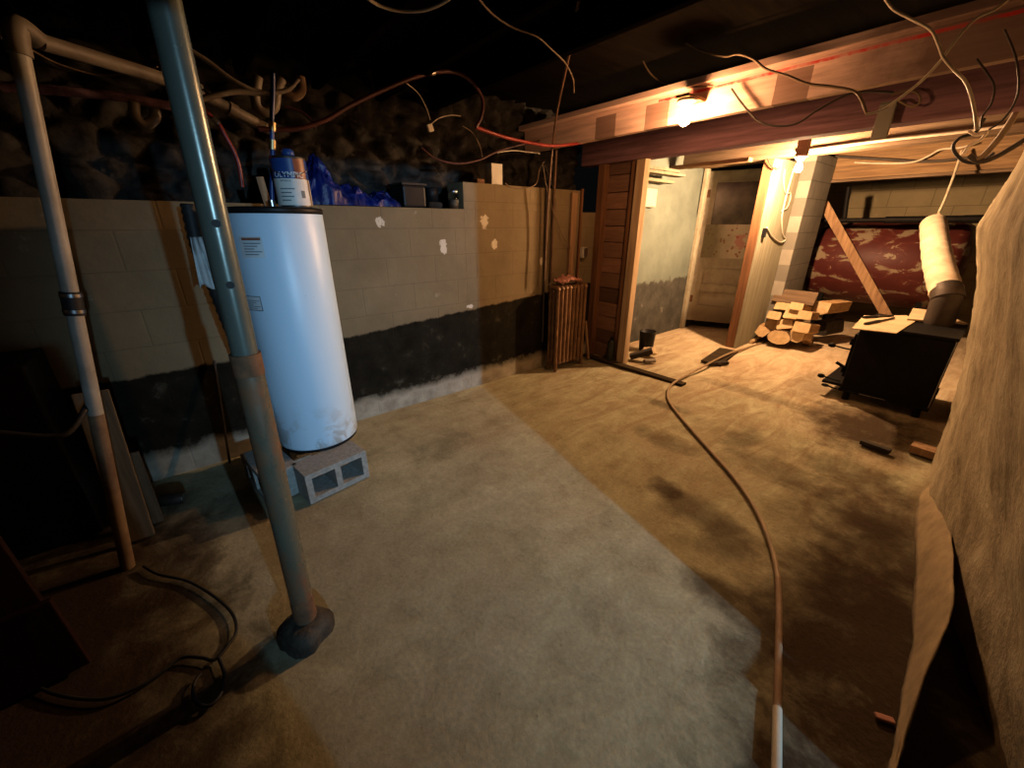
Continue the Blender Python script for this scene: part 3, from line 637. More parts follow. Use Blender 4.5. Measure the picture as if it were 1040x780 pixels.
wrap_text('INTERIOR', .012, ac-.32, cz+.12, cr+.0018, cx, cy, 'sticker_line', t, 'lettering')
sc_ = pX(296, 158, cx-.02)
tag(MB().lathe((cx-.015, cy+.01, cz+.2395), [(0, 0), (.03, 0), (.03, .03), (.02, .04), (0, .042)], 18).build('blue_cap', 'can_blue'), 'small blue cap lying on top of the paint can', 'cap')
m = Matrix.Translation((-2.66, .36, HZ1+.014)) @ Matrix.Rotation(R_(-6), 4, 'X')
s0 = pX(270, 205, -2.66)
m = Matrix.Translation((s0.x-.02, s0.y+.01, HZ1+.016)) @ Matrix.Rotation(R_(5), 4, 'X')
tag(MB().box((-.012, -.018, 0), (.012, .018, .15), m, .002).build('wood_stake', 'stud_wood'), 'short orange-brown wood scrap standing on heater by blue tube', 'wood scrap')
bt = pX(276, 206, -2.60); bt.z = HZ1+.014
t = thing('water_tube', 'blue plastic water tube dropping into the heater top', 'water tube', bt)
top = [Vector((bt.x, bt.y, HZ1+.014)), pX(276, 190, bt.x), pX(277, 160, bt.x), pX(276, 125, bt.x+.01), pX(277, 95, bt.x+.01), pX(277, 74, bt.x+.02)]
sp = smooth_path(top, 8); MB().tube(sp, .011, 12).build('tube', 'blue_tube', t)
for v0, v1 in ((152, 142), (133, 124)):
    MB().tube([pX(276.5, v0, bt.x+.004), pX(276.5, v1, bt.x+.008)], .017, 12).build('brass_fitting', 'brass', t)
MB().tube([Vector((bt.x, bt.y, HZ1+.012)), Vector((bt.x, bt.y, HZ1+.05))], .018, 14).build('nipple', 'steel', t)
pipe('water_tube', 'red plastic water tube behind steel pole with metal fittings', 'water tube', [pX(u, v, -2.72) for u, v in ((203, 86), (206, 108), (216, 120), (222, 126), (230, 140), (238, 155), (243, 170), (246, 190))], .010, 'red_tube', 12,
     parts=(('metal_fitting', .30, .45, .015, 'steel'), ('metal_fitting', .0, .1, .013, 'dirty_cream_pipe')))
# ------------------------------------------------------------------ on the ledge
LZ = 1.622
def tarp_fn(a, b):
    y = .79+a*.66; x = -3.40+b*.31
    hgt = .25*math.exp(-((a-.17)/.17)**2)+.10*math.exp(-((a-.52)/.15)**2)+.07*math.exp(-((a-.85)/.14)**2)
    env = math.sin(math.pi*min(1, max(0, b)))**.45
    rid = 1-abs(nz((a*7, b*5, 2), 1.3))*2; rid2 = 1-abs(nz((a*15, b*10, 9), 1.2))*2
    z = LZ+.004+hgt*env*(.92+.25*rid) + (.022*max(0, rid)+.018*max(0, rid2))*env
    return (x+.03*nz((a*6, b*6, 1), 1), y+.03*nz((a*6, b*6, 4), 1), max(LZ+.004, z))
tag(MB().grid(tarp_fn, 90, 50).build('tarp', 'blue_tarp'), 'crumpled blue tarp heaped on the block wall ledge', 'tarp')
t = thing('storage_bin', 'black plastic bin on block wall ledge beside blue tarp', 'bin', (-3.25, 1.58, LZ))
b = MB().box((-3.38, 1.49, LZ+.003), (-3.12, 1.68, LZ+.16), c=.015); b.build('bin_body', 'black_plastic', t)
MB().box((-3.39, 1.48, LZ+.16), (-3.11, 1.69, LZ+.178), c=.006).build('bin_lid', 'black_rubber', t)
tag(MB().box((-3.30, 1.71, LZ+.003), (-3.13, 1.84, LZ+.05), c=.02).build('stone', 'rubble_stone'), 'rough grey stone on ledge between bin and glass jar', 'stone')
tag(MB().lathe((-3.22, 1.79, LZ+.054), [(0, 0), (.055, 0), (.055, .10), (.05, .105), (0, .105)], 24).build('black_tin', 'black_plastic'), 'round black tin perched on the grey ledge stone', 'tin')
jx, jy_ = -3.10, 1.925
t = thing('glass_jar', 'clear glass jar with metal lid at end of ledge', 'jar', (jx, jy_, LZ))
MB().lathe((jx, jy_, LZ), [(0, .003), (.040, .003), (.044, .01), (.044, .11), (.034, .125), (.034, .14)], 28).build('jar_body', 'jar_glass', t)
MB().lathe((jx, jy_, LZ), [(.036, .126), (.037, .144), (0, .146)], 28).build('jar_lid', 'steel', t)
MB().lathe((jx, jy_, LZ), [(0, .008), (.038, .008), (.038, .07), (0, .07)], 24).build('jar_contents', 'steel', t)
wb = MB().box((-3.17, 2.31, 1.8265), (-3.08, 2.43, 1.99), c=.004)
tag(wb.build('white_box', 'outlet_white'), 'small upright white box on raised block wall top', 'box')
tag(MB().box((-3.2, 2.17, 1.8265), (-3.1, 2.25, 1.865), c=.012).build('brick_scrap', 'rust'), 'brown brick scrap beside the upright white box', 'brick')
# ------------------------------------------------------------------ radiator
ra0, ra1, rxc, rw_ = 2.93, 3.41, -2.90, .145
t = thing('radiator', 'brown cast iron column radiator in the corner by planks', 'radiator', (rxc, (ra0+ra1)/2, 0))
n = 8; dy = (ra1-ra0)/n
for i in range(n):
    y = ra0+dy*(i+.5); b = MB(); z1 = .92
    for x in (-.05, 0, .05):
        b.tube(smooth_path([(rxc+x, y, .09), (rxc+x, y, .30), (rxc+x, y, .70), (rxc+x, y, z1-.03)], 4), .022, 10)
    b.tube(smooth_path([(rxc-.055, y, z1-.045), (rxc-.045, y, z1-.03), (rxc, y, z1-.026), (rxc+.045, y, z1-.03), (rxc+.055, y, z1-.045)], 4), .0265, 10)
    b.tube(smooth_path([(rxc-.062, y, .10), (rxc, y, .085), (rxc+.062, y, .10)], 4), .026, 10)
    b.build('section', 'radiator_paint', t)
for y in (ra0+dy*.5, ra1-dy*.5):
    for x in (-.055, .055): MB().tube([(rxc+x, y, .004), (rxc+x, y, .1)], [.024, .019], 10).build('foot', 'radiator_paint', t)
for z in (.12, .86): MB().tube([(rxc, ra0-.01, z), (rxc, ra1+.01, z)], .02, 10).build('tie_hub', 'radiator_paint', t)
def rag_fn(a, b):
    x = rxc-.07+b*.15; y = 3.0+a*.30
    return (x, y, .935+.06*abs(nz((a*4, b*4, 4), 1.5))+.05*math.sin(math.pi*a)*(1-abs(b-.5)))
tag(MB().grid(rag_fn, 24, 16).build('rag', 'pink_rag', solid=.006), 'crumpled pink rag lying on top of the radiator', 'rag')
# heating pipes and conduit near the radiator
pipe('heating_pipe', 'thin copper pipe slanting from ceiling down to the radiator', 'pipe', [pX(588, 0, -1.75), pX(578, 55, -2.1), pX(566, 112, -2.6), pX(561, 150, -2.86), pX(556, 215, -2.95), pX(553, 285, -2.95)], .009, 'copper', 10)
pipe('heating_pipe', 'dark vertical pipe on block wall behind the radiator', 'pipe', [(-3.03, 2.93, .3), (-3.03, 2.93, 1.84)], .010, 'dark_cable', 10, k=2)
pipe('heating_pipe', 'reddish riser pipe at radiator end against the wall', 'pipe', [(-3.02, 3.02, .95), (-3.02, 3.02, 1.5), (-3.01, 3.02, 2.15)], .012, 'copper', 10, k=2)
tag(MB().box((-3.045, 3.28, .95), (-3.015, 3.36, 1.80), c=.003).build('batten', 'stud_wood'), 'narrow wooden batten upright on wall above the radiator', 'batten')
tag(MB().box((-3.045, 3.43, .9), (-3.02, 3.455, 1.84), c=.003).build('batten', 'brown_post_wood'), 'thin dark batten beside the white outlet box', 'batten')
t = thing('outlet_box', 'small white outlet box on wall above radiator corner', 'outlet', (-3.0, 3.50, 1.16))
MB().box((-3.045, 3.47, 1.16), (-2.99, 3.54, 1.27), c=.004).build('box_body', 'outlet_white', t); MB().box((-2.99, 3.475, 1.165), (-2.984, 3.535, 1.265), c=.002).build('cover_plate', 'steel', t)
pipe('cable', 'thin pale cable hanging down to the white outlet box', 'cable', [pX(u, v, -3.0) for u, v in ((551, 165), (556, 195), (562, 215), (572, 240), (580, 252))], .004, 'tan_cable')
pipe('cable', 'dark cable dangling behind radiator from raised wall', 'cable', [pX(u, v, -3.02) for u, v in ((553, 168), (560, 185), (564, 205), (560, 235), (558, 262), (561, 278))], .004, 'dark_cable')
pipe('cable', 'curving thin cable over the end of raised block wall', 'cable', [pX(u, v, -3.04) for u, v in ((513, 186), (520, 190), (535, 191), (545, 186), (548, 172), (553, 164))], .004, 'tan_cable')
m = Matrix.Translation((-2.93, 3.545, .005)) @ Matrix.Rotation(R_(-7), 4, 'Y') @ Matrix.Rotation(R_(4), 4, 'X')
tag(MB().box((0.05, -.012, 0.0), (.072, .012, .46), m, .002).build('stick', 'stud_wood'), 'short wooden stick leaning between radiator and planks', 'stick')
t = thing('gas_canister', 'dark slim canister on floor against the plank partition', 'canister', (-2.66, 3.62, 0))
kx, ky = -2.665, 3.69
t.location = (kx, ky, 0); WL[t.name] = Vector((kx, ky, 0))
MB().lathe((kx, ky, .006), [(0, 0), (.042, 0), (.045, .01), (.045, .22), (.035, .25), (.015, .265), (0, .265)], 20).build('canister_body', 'dark_green_steel', t)
MB().lathe((kx, ky, .27), [(0, 0), (.016, 0), (.016, .03), (0, .034)], 14).build('canister_valve', 'black_plastic', t)
# junction box on the doorway post side
t = thing('junction_box', 'square white junction box beside pale doorway post', 'junction box', (-2.95, 4.1, 1.8))
q = pX(657, 202, -2.99)
t.location = (-3.0, q.y, q.z); WL[t.name] = Vector((-3.0, q.y, q.z))
MB().box((-2.999, q.y-.16, q.z-.09), (-2.96, q.y+.16, q.z+.11), c=.005).build('box_body', 'outlet_white', t)
MB().box((-2.96, q.y-.15, q.z-.08), (-2.955, q.y+.15, q.z+.10), c=.003).build('cover_plate', 'outlet_white', t)
# scrap by the doorway post
sx0, sy0 = -2.63, 4.22
tag(MB().lathe((-2.66, 4.42, .005), [(0, 0), (.085, 0), (.10, .24), (.104, .25), (.096, .25), (.082, .01), (0, .01)], 24).build('bucket', 'black_plastic'), 'black bucket on alcove floor behind the doorway post', 'bucket')
def lump(c, r, seed, sz=(1, 1, 1)):
    b = MB(); nu, nv = 14, 9
    b.grid(lambda i, j: Vector(c)+Vector((sz[0]*math.sin(math.pi*j)*math.cos(2*math.pi*i), sz[1]*math.sin(math.pi*j)*math.sin(2*math.pi*i), sz[2]*math.cos(math.pi*j)))*r*(1+.5*nz((math.cos(2*math.pi*i), math.sin(2*math.pi*i), j*2), 1.5, seed)), nu, nv)
    return b
tag(lump((-2.50, 4.24, .06), .085, 3, (1.1, .8, .55)).build('rag', 'cardboard', merge=True), 'crumpled pale rag on floor beside black bucket', 'rag')
m = Matrix.Translation((-2.46, 4.0, .01)) @ Matrix.Rotation(R_(35), 4, 'Z') @ Matrix.Rotation(R_(-22), 4, 'Y')
tag(MB().box((-.1, -.05, 0.04), (.16, .05, .10), m, .012).build('scrap_block', 'charred_wood'), 'black wedge of scrap leaning by doorway post foot', 'scrap')
tag(MB().tube([(-2.36, 3.93, .032), (-2.30, 4.05, .032)], .026, 14).build('pipe_scrap', 'dirty_cream_pipe'), 'short pale pipe end on floor in front of doorway post', 'pipe piece')
tag(MB().box((-2.02, 4.50, .006), (-1.80, 5.2, .03), Matrix.Translation((-1.9, 4.85, 0)) @ Matrix.Rotation(R_(8), 4, 'Z') @ Matrix.Translation((1.9, -4.85, 0)), .004).build('floor_board', 'sill_wood'), 'dark board on floor under the hose by alcove', 'board')
m = Matrix.Translation((-1.80, 4.55, .006)) @ Matrix.Rotation(R_(60), 4, 'Z')
tag(MB().box((-.12, -.03, 0), (.12, .03, .035), m, .004).build('brick_scrap', 'charred_wood'), 'dark brick-like scrap on floor beside hose bend', 'scrap')
# ------------------------------------------------------------------ hose on the floor
hp = [(779, 346), (762, 352), (740, 362), (718, 373), (696, 383), (683, 391), (678, 398), (680, 408), (694, 426), (719, 455), (748, 488), (770, 522), (784, 558), (790, 588), (791, 615), (791, 650), (790.5, 690), (790, 718), (789.5, 750), (789, 790)]
HP = []
for i, (u, v) in enumerate(hp):
    q = pz(u, v, .015); q.z = .012*nz((q.x, q.y, 0), .9) - .004 + .013
    if i in (2, 3): q.z = .052
    if i in (4, 5): q.z += .012
    HP.append(q)
t = thing('hose', 'tan hose snaking over the floor from firewood to foreground', 'hose', HP[8]-Vector((0, 0, .03)))
MB().tube(smooth_path(HP[:14]), .0118, 12).build('tan_tube', 'hose_tan', t)
MB().tube(smooth_path(HP[13:18]), .0130, 12).build('brown_sleeve', 'hose_sleeve', t)
MB().tube(smooth_path(HP[17:]), .0142, 12).build('white_end', 'hose_white', t)
# ------------------------------------------------------------------ firewood
def log(u, v, w, h, label, rot=0.0, L=.38, Y=6.0, kind='split', yaw=8, tilt=0.0, dark=False):
    rj = random.Random(int(u*17+v*5)); s = .0132*Y/6.1; w *= s*.96; h *= s*.96
    if kind == 'split': Y += rj.uniform(-.10, .12); yaw += rj.uniform(-13, 13); rot += rj.uniform(-9, 9); tilt += rj.uniform(-14, 6)
    p = pY(u, v, Y)
    z = max(p.z, h/2+.012)
    m = Matrix.Translation((p.x, Y, z)) @ Matrix.Rotation(R_(yaw), 4, 'Z') @ Matrix.Rotation(R_(tilt), 4, 'X') @ Matrix.Rotation(R_(rot), 4, 'Y')
    rnd = random.Random(int(u*31+v*7)); n = 9
    if kind == 'round': poly = [(w/2*math.cos(a)*(1+.08*rnd.uniform(-1, 1)), h/2*math.sin(a)*(1+.08*rnd.uniform(-1, 1))) for a in [2*math.pi*i/12 for i in range(12)]]
    elif kind == 'wedge': poly = [(-w/2, h*.42), (-w*.1, h*.5), (w/2, h*.40), (w*.38, -h*.3), (w*.1, -h/2), (-w*.35, -h*.4)]
    else: poly = [(-w/2, -h*.42), (-w*.42, -h/2), (w*.4, -h*.48), (w/2, -h*.36), (w*.46, h*.44), (w*.3, h/2), (-w*.44, h*.46)]
    poly = [(a+rnd.uniform(-.005, .005), b+rnd.uniform(-.005, .005)) for a, b in poly]
    t = thing('firewood_log', label, 'firewood', (p.x, Y, z-h/2), 'firewood pile by the pier')
    n = len(poly); fr = [m @ Vector((a, 0, b)) for a, b in poly]; bk_ = [m @ Vector((a*.96, L, b*.96)) for a, b in poly]
    b = MB(); b.add(fr+bk_, [(i, (i+1) % n, n+(i+1) % n, n+i) for i in range(n)]); b.add(bk_, [tuple(range(n))])
    b.build('split_side', 'charred_wood' if dark else ('firewood_bark' if kind == 'round' else 'firewood_side'), t)
    MB().add([m @ Vector((a, -.001, b)) for a, b in poly], [tuple(range(n))]).build('cut_end', 'charred_wood' if dark else 'firewood_cut', t)
LG = [
 (791, 343, 21, 14, 'largest round bark-edged log at the firewood pile bottom', 0, .40, 5.95, 'round', 6),
 (797, 329, 14, 10, 'split log resting centrally on the large round log', -8, .38, 5.97, 'split', 4),
 (803.5, 319, 13.5, 8.5, 'pale square-ended log in the middle of the pile', -6, .38, 6.02, 'split', 6),
 (814, 332.5, 15, 9.5, 'split log tipped at the pile side above charred log', 8, .36, 5.98, 'split', 2),
 (783, 330, 12, 11, 'broad split log between round log and pale panel', 18, .36, 6.02, 'split', 8),
 (773.5, 337, 12, 11, 'outermost log leaning on the pale timber panel', 30, .30, 5.98, 'wedge', 10),
 (786, 320, 12, 8, 'small log high on the pile near the panel', 10, .36, 6.06, 'split', 5),
 (795, 311, 14, 7, 'thin split log under the panel end of weathered slab', -4, .36, 6.1, 'split', 6),
 (809, 311, 12, 7, 'thin split log under the middle of weathered slab', 4, .36, 6.1, 'split', 6),
 (817, 320, 12, 8, 'upper outer split log next to pale middle log', -3, .36, 6.04, 'split', 3),
 (809, 342, 13, 12, 'dark-faced log on floor beside the large round log', 0, .36, 6.02, 'wedge', 2),
 (820, 341, 8, 9, 'slim upright split log at outer floor edge of pile', 5, .34, 6.06, 'split', 0),
]
for a in LG: log(a[0], a[1], a[2]*1.04, a[3]*1.04, a[4], a[5], .33, a[7]-.14, a[8], a[9], -14 if a[8] == 'split' else -4)
log(833, 313, 19, 13, 'large pale wedge jutting from outer top of the pile', -6, .40, 6.30, 'wedge', -20)
log(832, 333, 14, 15, 'charred dark chunk under the large pale wedge', 0, .30, 6.45, 'split', -15, dark=True)
p = pY(808, 303, 6.2)
m = Matrix.Translation((p.x-.02, 6.16, p.z-.06)) @ Matrix.Rotation(R_(-28), 4, 'X')
tag(MB().box((-.24, 0, 0), (.24, .05, .18), m, .006).build('wood_slab', 'grey_plank'), 'weathered brown slab lying across top of firewood pile', 'wood slab')
p0, p1 = pz(763, 347, .03), pz(774, 341.5, .03)
tag(MB().tube([p0, p1], .024, 8).build('kindling', 'firewood_cut'), 'short kindling stick on floor at pale panel foot', 'kindling')
# ------------------------------------------------------------------ oil tank
ty, tz, tr = 7.95, .97, .57
t = thing('oil_tank', 'big horizontal red oil tank with peeling paint', 'oil tank', (-1.15, ty, 0))
MB().lathe((0, ty, tz), [(0, -2.02), (tr*.6, -2.0), (tr*.9, -1.95), (tr, -1.86), (tr, -.50), (tr*.9, -.41), (tr*.6, -.36), (0, -.34)], 48, axis='X').build('tank_shell', 'oil_tank_paint', t)
for x in (-1.72, -.62):
    for y in (ty-.33, ty+.33): MB().box((x-.03, y-.03, .006), (x+.03, y+.03, .56)).build('leg', 'black_iron', t)
MB().tube([(-.62, ty-.60, .82), (-.62, ty-.54, .82)], .018, 10).build('gauge_plug', 'steel', t)
pipe('iron_pipe', 'dark iron pipe running horizontally above the oil tank', 'pipe', [(-2.0, 7.3, 1.55), (-1.2, 7.3, 1.555), (.1, 7.3, 1.56)], .030, 'black_iron', 12, k=2,
     parts=(('pipe_union', .62, .75, .042, 'black_iron'), ('pipe_union', .98, 1, .046, 'black_iron')))
pipe('iron_pipe', 'dark vertical iron pipe rising behind the oil tank', 'pipe', [pY(862, 190, 7.37), pY(859, 210, 7.37), pY(857, 226, 7.37)], .03, 'black_iron', 12, k=3)
# leaning board in front of tank
q0, q1 = pz(918, 352, .01), pY(836, 206, 7.16)
d = (q1-q0); L = d.length; zax = d.normalized(); xax = Vector((1, .15, 0)).cross(zax).cross(zax).normalized()*-1
yax = zax.cross(xax); m = Matrix.Translation(q0) @ Matrix((xax, yax, zax)).transposed().to_4x4()
tag(MB().box((-.055, -.02, 0.04), (.055, .02, L), m, .004).build('leaning_board', 'stud_wood'), 'long board leaning in front of the red oil tank', 'board')
# ------------------------------------------------------------------ wood stove
SX0, SX1, SY0, SY1 = -.66, -.085, 4.45, 5.14
ST = .70
t = thing('wood_stove', 'black cast iron wood stove against the parged wall', 'stove', ((SX0+SX1)/2, (SY0+SY1)/2, 0))
MB().box((SX0, SY0, .10), (SX1, SY1, ST-.025), c=.012).build('stove_body', 'black_iron', t)
MB().box((SX0-.02, SY0-.02, ST-.025), (SX1+.015, SY1+.02, ST), c=.006).build('top_plate', 'black_iron', t)
MB().box((SX0-.012, SY0-.012, .085), (SX1+.012, SY1+.012, .11), c=.006).build('base_plate', 'black_iron', t)
for x in (SX0+.05, SX1-.05):
    for y in (SY0+.05, SY1-.05): MB().tube([(x, y, .004), (x, y, .09)], [.028, .022], 10).build('leg', 'black_iron', t)
d_ = MB().box((SX0-.03, SY0+.06, .20), (SX0, SY1-.06, .60), c=.008).build('door', 'black_iron', t)
for y in (SY0+.06,):
    for z in (.27, .53): MB().tube([(SX0-.035, y, z-.03), (SX0-.035, y, z+.03)], .012, 10).build('hinge', 'black_iron', d_)
MB().box((SX0-.15, SY0+.02, .115), (SX0, SY1-.02, .14), c=.006).build('ash_lip', 'black_iron', t)
def knob(u, v, z0, y0, r=.022):
    e = pX(u, v, SX0-.17)
    e = pY(u, v, y0)
    k = MB().tube(smooth_path([(SX0-.02, y0, e.z-.01), ((SX0+e.x)/2, y0, e.z-.008), (e.x+.02, y0, e.z)], 4), .007, 8)
    k.lathe((e.x, e.y, e.z), [(0, -.03), (r*.7, -.024), (r, 0), (r*.7, .024), (0, .03)], 14, axis='X')
    k.build('handle', 'black_iron', t)
knob(845, 350.5, 0, 4.56); knob(834, 381.5, 0, 4.50); knob(838, 391, 0, 4.46, .016)
MB().tube([(SX0-.02, 4.47, .30), (SX0-.09, 4.47, .33)], .014, 8).build('draft_control', 'black_iron', t)
MB().tube([(SX1+.004, SY0-.012, .12), (SX1+.004, SY0-.012, ST-.03)], .004, 6).build('edge_strip', 'steel', t)
MB().tube([(SX0+.14, SY0-.013, .10), (SX0+.32, SY0-.013, .10)], .0035, 6).build('edge_strip', 'steel', t)
# things lying on the stove
def sheet(pts, z, th, name, m, label, cat):
    P = [pz(u, v, z) for u, v in pts]
    return tag(MB().prism(P, (0, 0, th)).build(name, m), label, cat)
sheet([(865, 334), (877, 321), (921, 321), (929, 327), (910, 339)], ST+.004, .006, 'cardboard_sheet', 'cardboard', 'pale cardboard sheet under tools on wood stove top', 'cardboard')
sheet([(921, 325), (927, 314), (950, 317), (983, 330)], ST+.013, .012, 'cardboard_sheet', 'cardboard', 'pale cardboard sheet at foot of the stovepipe', 'cardboard')
for a, b_, z, lb in (((879, 329), (908, 323), ST+.018, 'dark steel poker lying across cardboard on stove'), ((877, 322.5), (907, 320.5), ST+.018, 'thin dark file at the back edge of cardboard on stove')):
    P0, P1 = pz(*a, z), pz(*b_, z); tt = thing('fire_tool', lb, 'tool', P0)
    MB().tube([P0, P0.lerp(P1, .45)], .015, 8).build('handle', 'black_rubber', tt); MB().tube([P0.lerp(P1, .4), P1], .009, 8).build('shank', 'dark_flue', tt)
# stovepipe
t = thing('stovepipe', 'fat stovepipe with pale wrap rising from the wood stove', 'stovepipe', (-.2, 4.9, ST))
A0 = pY(957, 318, 4.98); A0.z = ST+.003
EL = smooth_path([A0, A0+Vector((0, 0, .05)), pY(962, 302, 5.0), pY(961, 293, 5.06)], 4)
MB().tube(EL, .098, 26).build('dark_elbow', 'dark_flue', t)
MB().tube([pY(962, 304, 4.99), pY(962, 298, 5.02)], .103, 26).build('clamp_band', 'dark_flue', t)
WP = smooth_path([pY(961, 297, 5.04), pY(957, 283, 5.2), pY(952.5, 265, 5.5), pY(949.5, 245, 5.95), pY(948, 228, 6.4)], 6)
MB().tube(WP, [.104+.003*math.sin(i*1.9) for i in range(len(WP))], 26).build('pale_wrap', 'pipe_wrap', t)
pipe('rope', 'pale twisted rope from ceiling holding up the stovepipe', 'rope', [pY(977, 153, 6.88), pY(970, 175, 6.72), pY(960, 202, 6.45), pY(953, 217, 6.27)], .012, 'rope', 8, k=10)
# floor scraps by stove
def chunk(u, v, sx, sy, sz, rz, nm, m_, lb, cat):
    p = pz(u, v, 0); m = Matrix.Translation((p.x, p.y, .007)) @ Matrix.Rotation(R_(rz), 4, 'Z')
    return tag(MB().box((-sx/2, -sy/2, 0), (sx/2, sy/2, sz), m, .004).build(nm, m_), lb, cat)
chunk(888, 456, .17, .05, .03, -8, 'wood_scrap', 'charred_wood', 'flat dark wood scrap on floor before the stove', 'wood scrap')
chunk(938, 462, .15, .11, .055, -4, 'wood_scrap', 'stud_wood', 'brown wood block on floor against parged wall by stove', 'wood scrap')
chunk(897, 732, .05, .02, .012, 30, 'wood_scrap', 'pink_rag', 'tiny reddish chip on floor beside fallen fibre sheet', 'wood scrap')
# warped fibre sheet leaning at the foot of the wall
Lf = [pz(u, v, .006) for u, v in ((936, 500), (930, 518), (929, 560), (926, 640), (914, 715), (902, 778), (897, 800))]
Tp = [pz(u, v, z) for (u, v), z in (((952, 490), .08), ((962, 515), .16), ((967, 570), .22), ((965, 620), .22), ((940, 680), .15), ((914, 765), .05), ((905, 805), .03))]
LfS, TpS = smooth_path(Lf, 5), smooth_path(Tp, 5)
nL = len(LfS)-1
def flap_fn(a, b):
    i = min(nL-1, int(a*nL)); f = a*nL-i
    p = LfS[i].lerp(LfS[i+1], f); q = TpS[i].lerp(TpS[i+1], f)
    r = p.lerp(q, b); return r+Vector((.006*nz((a*6, b*3, 2), 2), 0, .012*math.sin(math.pi*b)+.006*nz((a*9, b*3, 5), 1)))
tag(MB().grid(flap_fn, 60, 8).build('fibre_sheet', 'fibre_sheet', solid=.006), 'warped tan fibre sheet leaning at foot of the parged wall', 'fibre sheet')
# ------------------------------------------------------------------ dark corner by the white pipe
def lean(nm, m_, p0, p1, w, th, lb, cat, wdir=(0, 1, 0)):
    p0, p1 = Vector(p0), Vector(p1); z = (p1-p0).normalized(); y = (Vector(wdir)-z*z.dot(Vector(wdir))).normalized(); x = y.cross(z)
    m = Matrix.Translation(p0) @ Matrix((x, y, z)).transposed().to_4x4()
    return tag(MB().box((-th/2, -w/2, 0), (th/2, w/2, (p1-p0).length), m, .004).build(nm, m_), lb, cat)
lean('leaning_board', 'scrap_board', (-2.42, -.47, .012), (-2.47, -.43, .80), .12, .022, 'weathered board leaning behind the white drain pipe', 'board')
lean('leaning_board', 'scrap_board', (-2.52, -.40, .012), (-2.57, -.40, .42), .06, .02, 'short pale board stub beside the drinks can', 'board')
tag(MB().box((-3.02, -1.15, .006), (-2.62, -.62, .92), c=.01).build('cabinet', 'black_plastic'), 'black boxy thing in dark corner behind the white drain pipe', 'box')
pipe('strap', 'dark strap looped around white drain pipe and leaning board', 'strap', [(wx+.01, wy-.16, .78), (wx+.045, wy-.03, .73), (wx+.045, wy+.03, .735), (wx-.02, wy+.09, .80), (wx-.12, wy+.11, .83)], .012, 'black_rubber', 8)
lean('red_board', 'red_board', (-1.98, -.86, .01), (-2.05, -.90, .52), .34, .03, 'dark reddish board standing on edge in the dark corner', 'board')
lean('red_board', 'red_board', (-1.72, -.72, .01), (-1.76, -.74, .30), .28, .03, 'lower dark reddish board before the taller one', 'board')
def can(c, d, label, m_):
    c = Vector(c); d = Vector(d).normalized(); t = thing('drinks_can', label, 'can', c-Vector((0, 0, .034)))
    MB().tube([c-d*.058, c-d*.05, c+d*.05, c+d*.058], [.026, .033, .033, .026], 20).build('can_body', m_, t)
    MB().tube([c+d*.0575, c+d*.061], [.027, .026], 20).build('can_rim', 'steel', t)
    MB().tube([c-d*.061, c-d*.0575], [.026, .027], 20).build('can_rim', 'steel', t)
pc = pz(175, 507, .04); can(pc, (.45, 1, 0), 'dark drinks can with silver rim lying near the leaning board', 'dark_flue')
pc = pz(140, 483, .04); can(pc, (.45, 1, 0), 'blue and silver drinks can half behind leaning board', 'can_blue')
cord = [pz(u, v, .012) for u, v in ((146, 575), (160, 583), (190, 590), (215, 604), (235, 622), (240, 640), (232, 655), (218, 670), (205, 668), (185, 668), (165, 682), (140, 698), (105, 710), (60, 706), (20, 690), (-30, 672))]
pipe('cord', 'black cord curling over floor from leaning board to steel pole', 'cord', cord, .006, 'black_rubber')
loop = [pz(u, v, .012) for u, v in ((222, 668), (228, 685), (224, 705), (212, 717), (198, 712), (197, 695), (204, 684))]
pipe('cord', 'small black cord loop on dark floor near pole foot', 'cord', loop, .006, 'black_rubber')
lean('thin_batten', 'dark_cable', (-2.95, -.03, .01), (-3.035, .05, .70), .014, .01, 'thin dark lath leaning on the block wall near heater', 'lath')
# ------------------------------------------------------------------ cables under the ceiling
def cable(label, pts, r, m_, nm='cable'): pipe(nm, label, 'cable', pts, r, m_, 8)
Z = lambda z, l: [pz(u, v, z) for u, v in l]
YY = lambda y, l: [pY(u, v, y) for u, v in l]
XX = lambda x, l: [pX(u, v, x) for u, v in l]
cable('grey cable sagging from ceiling between steel pole and thin copper pipe', Z(2.30, [(368, -6), (384, 5), (405, 11), (428, 11), (446, 5), (460, -4)]), .006, 'white_cable')
cable('thin grey wire crossing copper pipe high under ceiling', Z(2.30, [(484, -4), (500, 14), (521, 28), (545, 37), (560, 50), (574, 64), (582, 80), (583, 94)]), .0035, 'tan_cable')
cable('thin brown wire drooping to the lamp-lit joist near copper pipe', YY(2.93, [(648, 48), (653, 62), (662, 76), (675, 85), (690, 87), (708, 88), (724, 87)]), .005, 'tan_cable')
cable('long tan cable from ceiling draped across the lamp-lit joist', YY(2.88, [(640, -2), (660, 18), (682, 34), (710, 50), (735, 57), (750, 55), (765, 60), (778, 70), (800, 77), (820, 85), (845, 88), (868, 93), (876, 104), (880, 115)]), .0065, 'tan_cable')
cable('frayed pale cable twisting down in front of brown joists', YY(2.84, [(897, -5), (907, 9), (925, 19), (945, 30), (953, 45), (958, 58), (968, 70), (980, 82), (986, 96), (990, 114), (992, 132)]), .006, 'white_cable')
cable('grey cable rising diagonally past the frayed pale cable', YY(2.85, [(1026, -2), (1010, 10), (990, 20), (970, 42), (955, 62), (935, 83), (912, 101), (895, 112), (880, 116)]), .006, 'white_cable')
cable('dark wire sagging below the lamp-lit joist near bulb', YY(2.95, [(743, 90), (752, 103), (762, 115), (772, 124), (790, 128), (810, 125), (830, 112), (858, 97), (880, 93), (908, 94)]), .006, 'dark_cable')
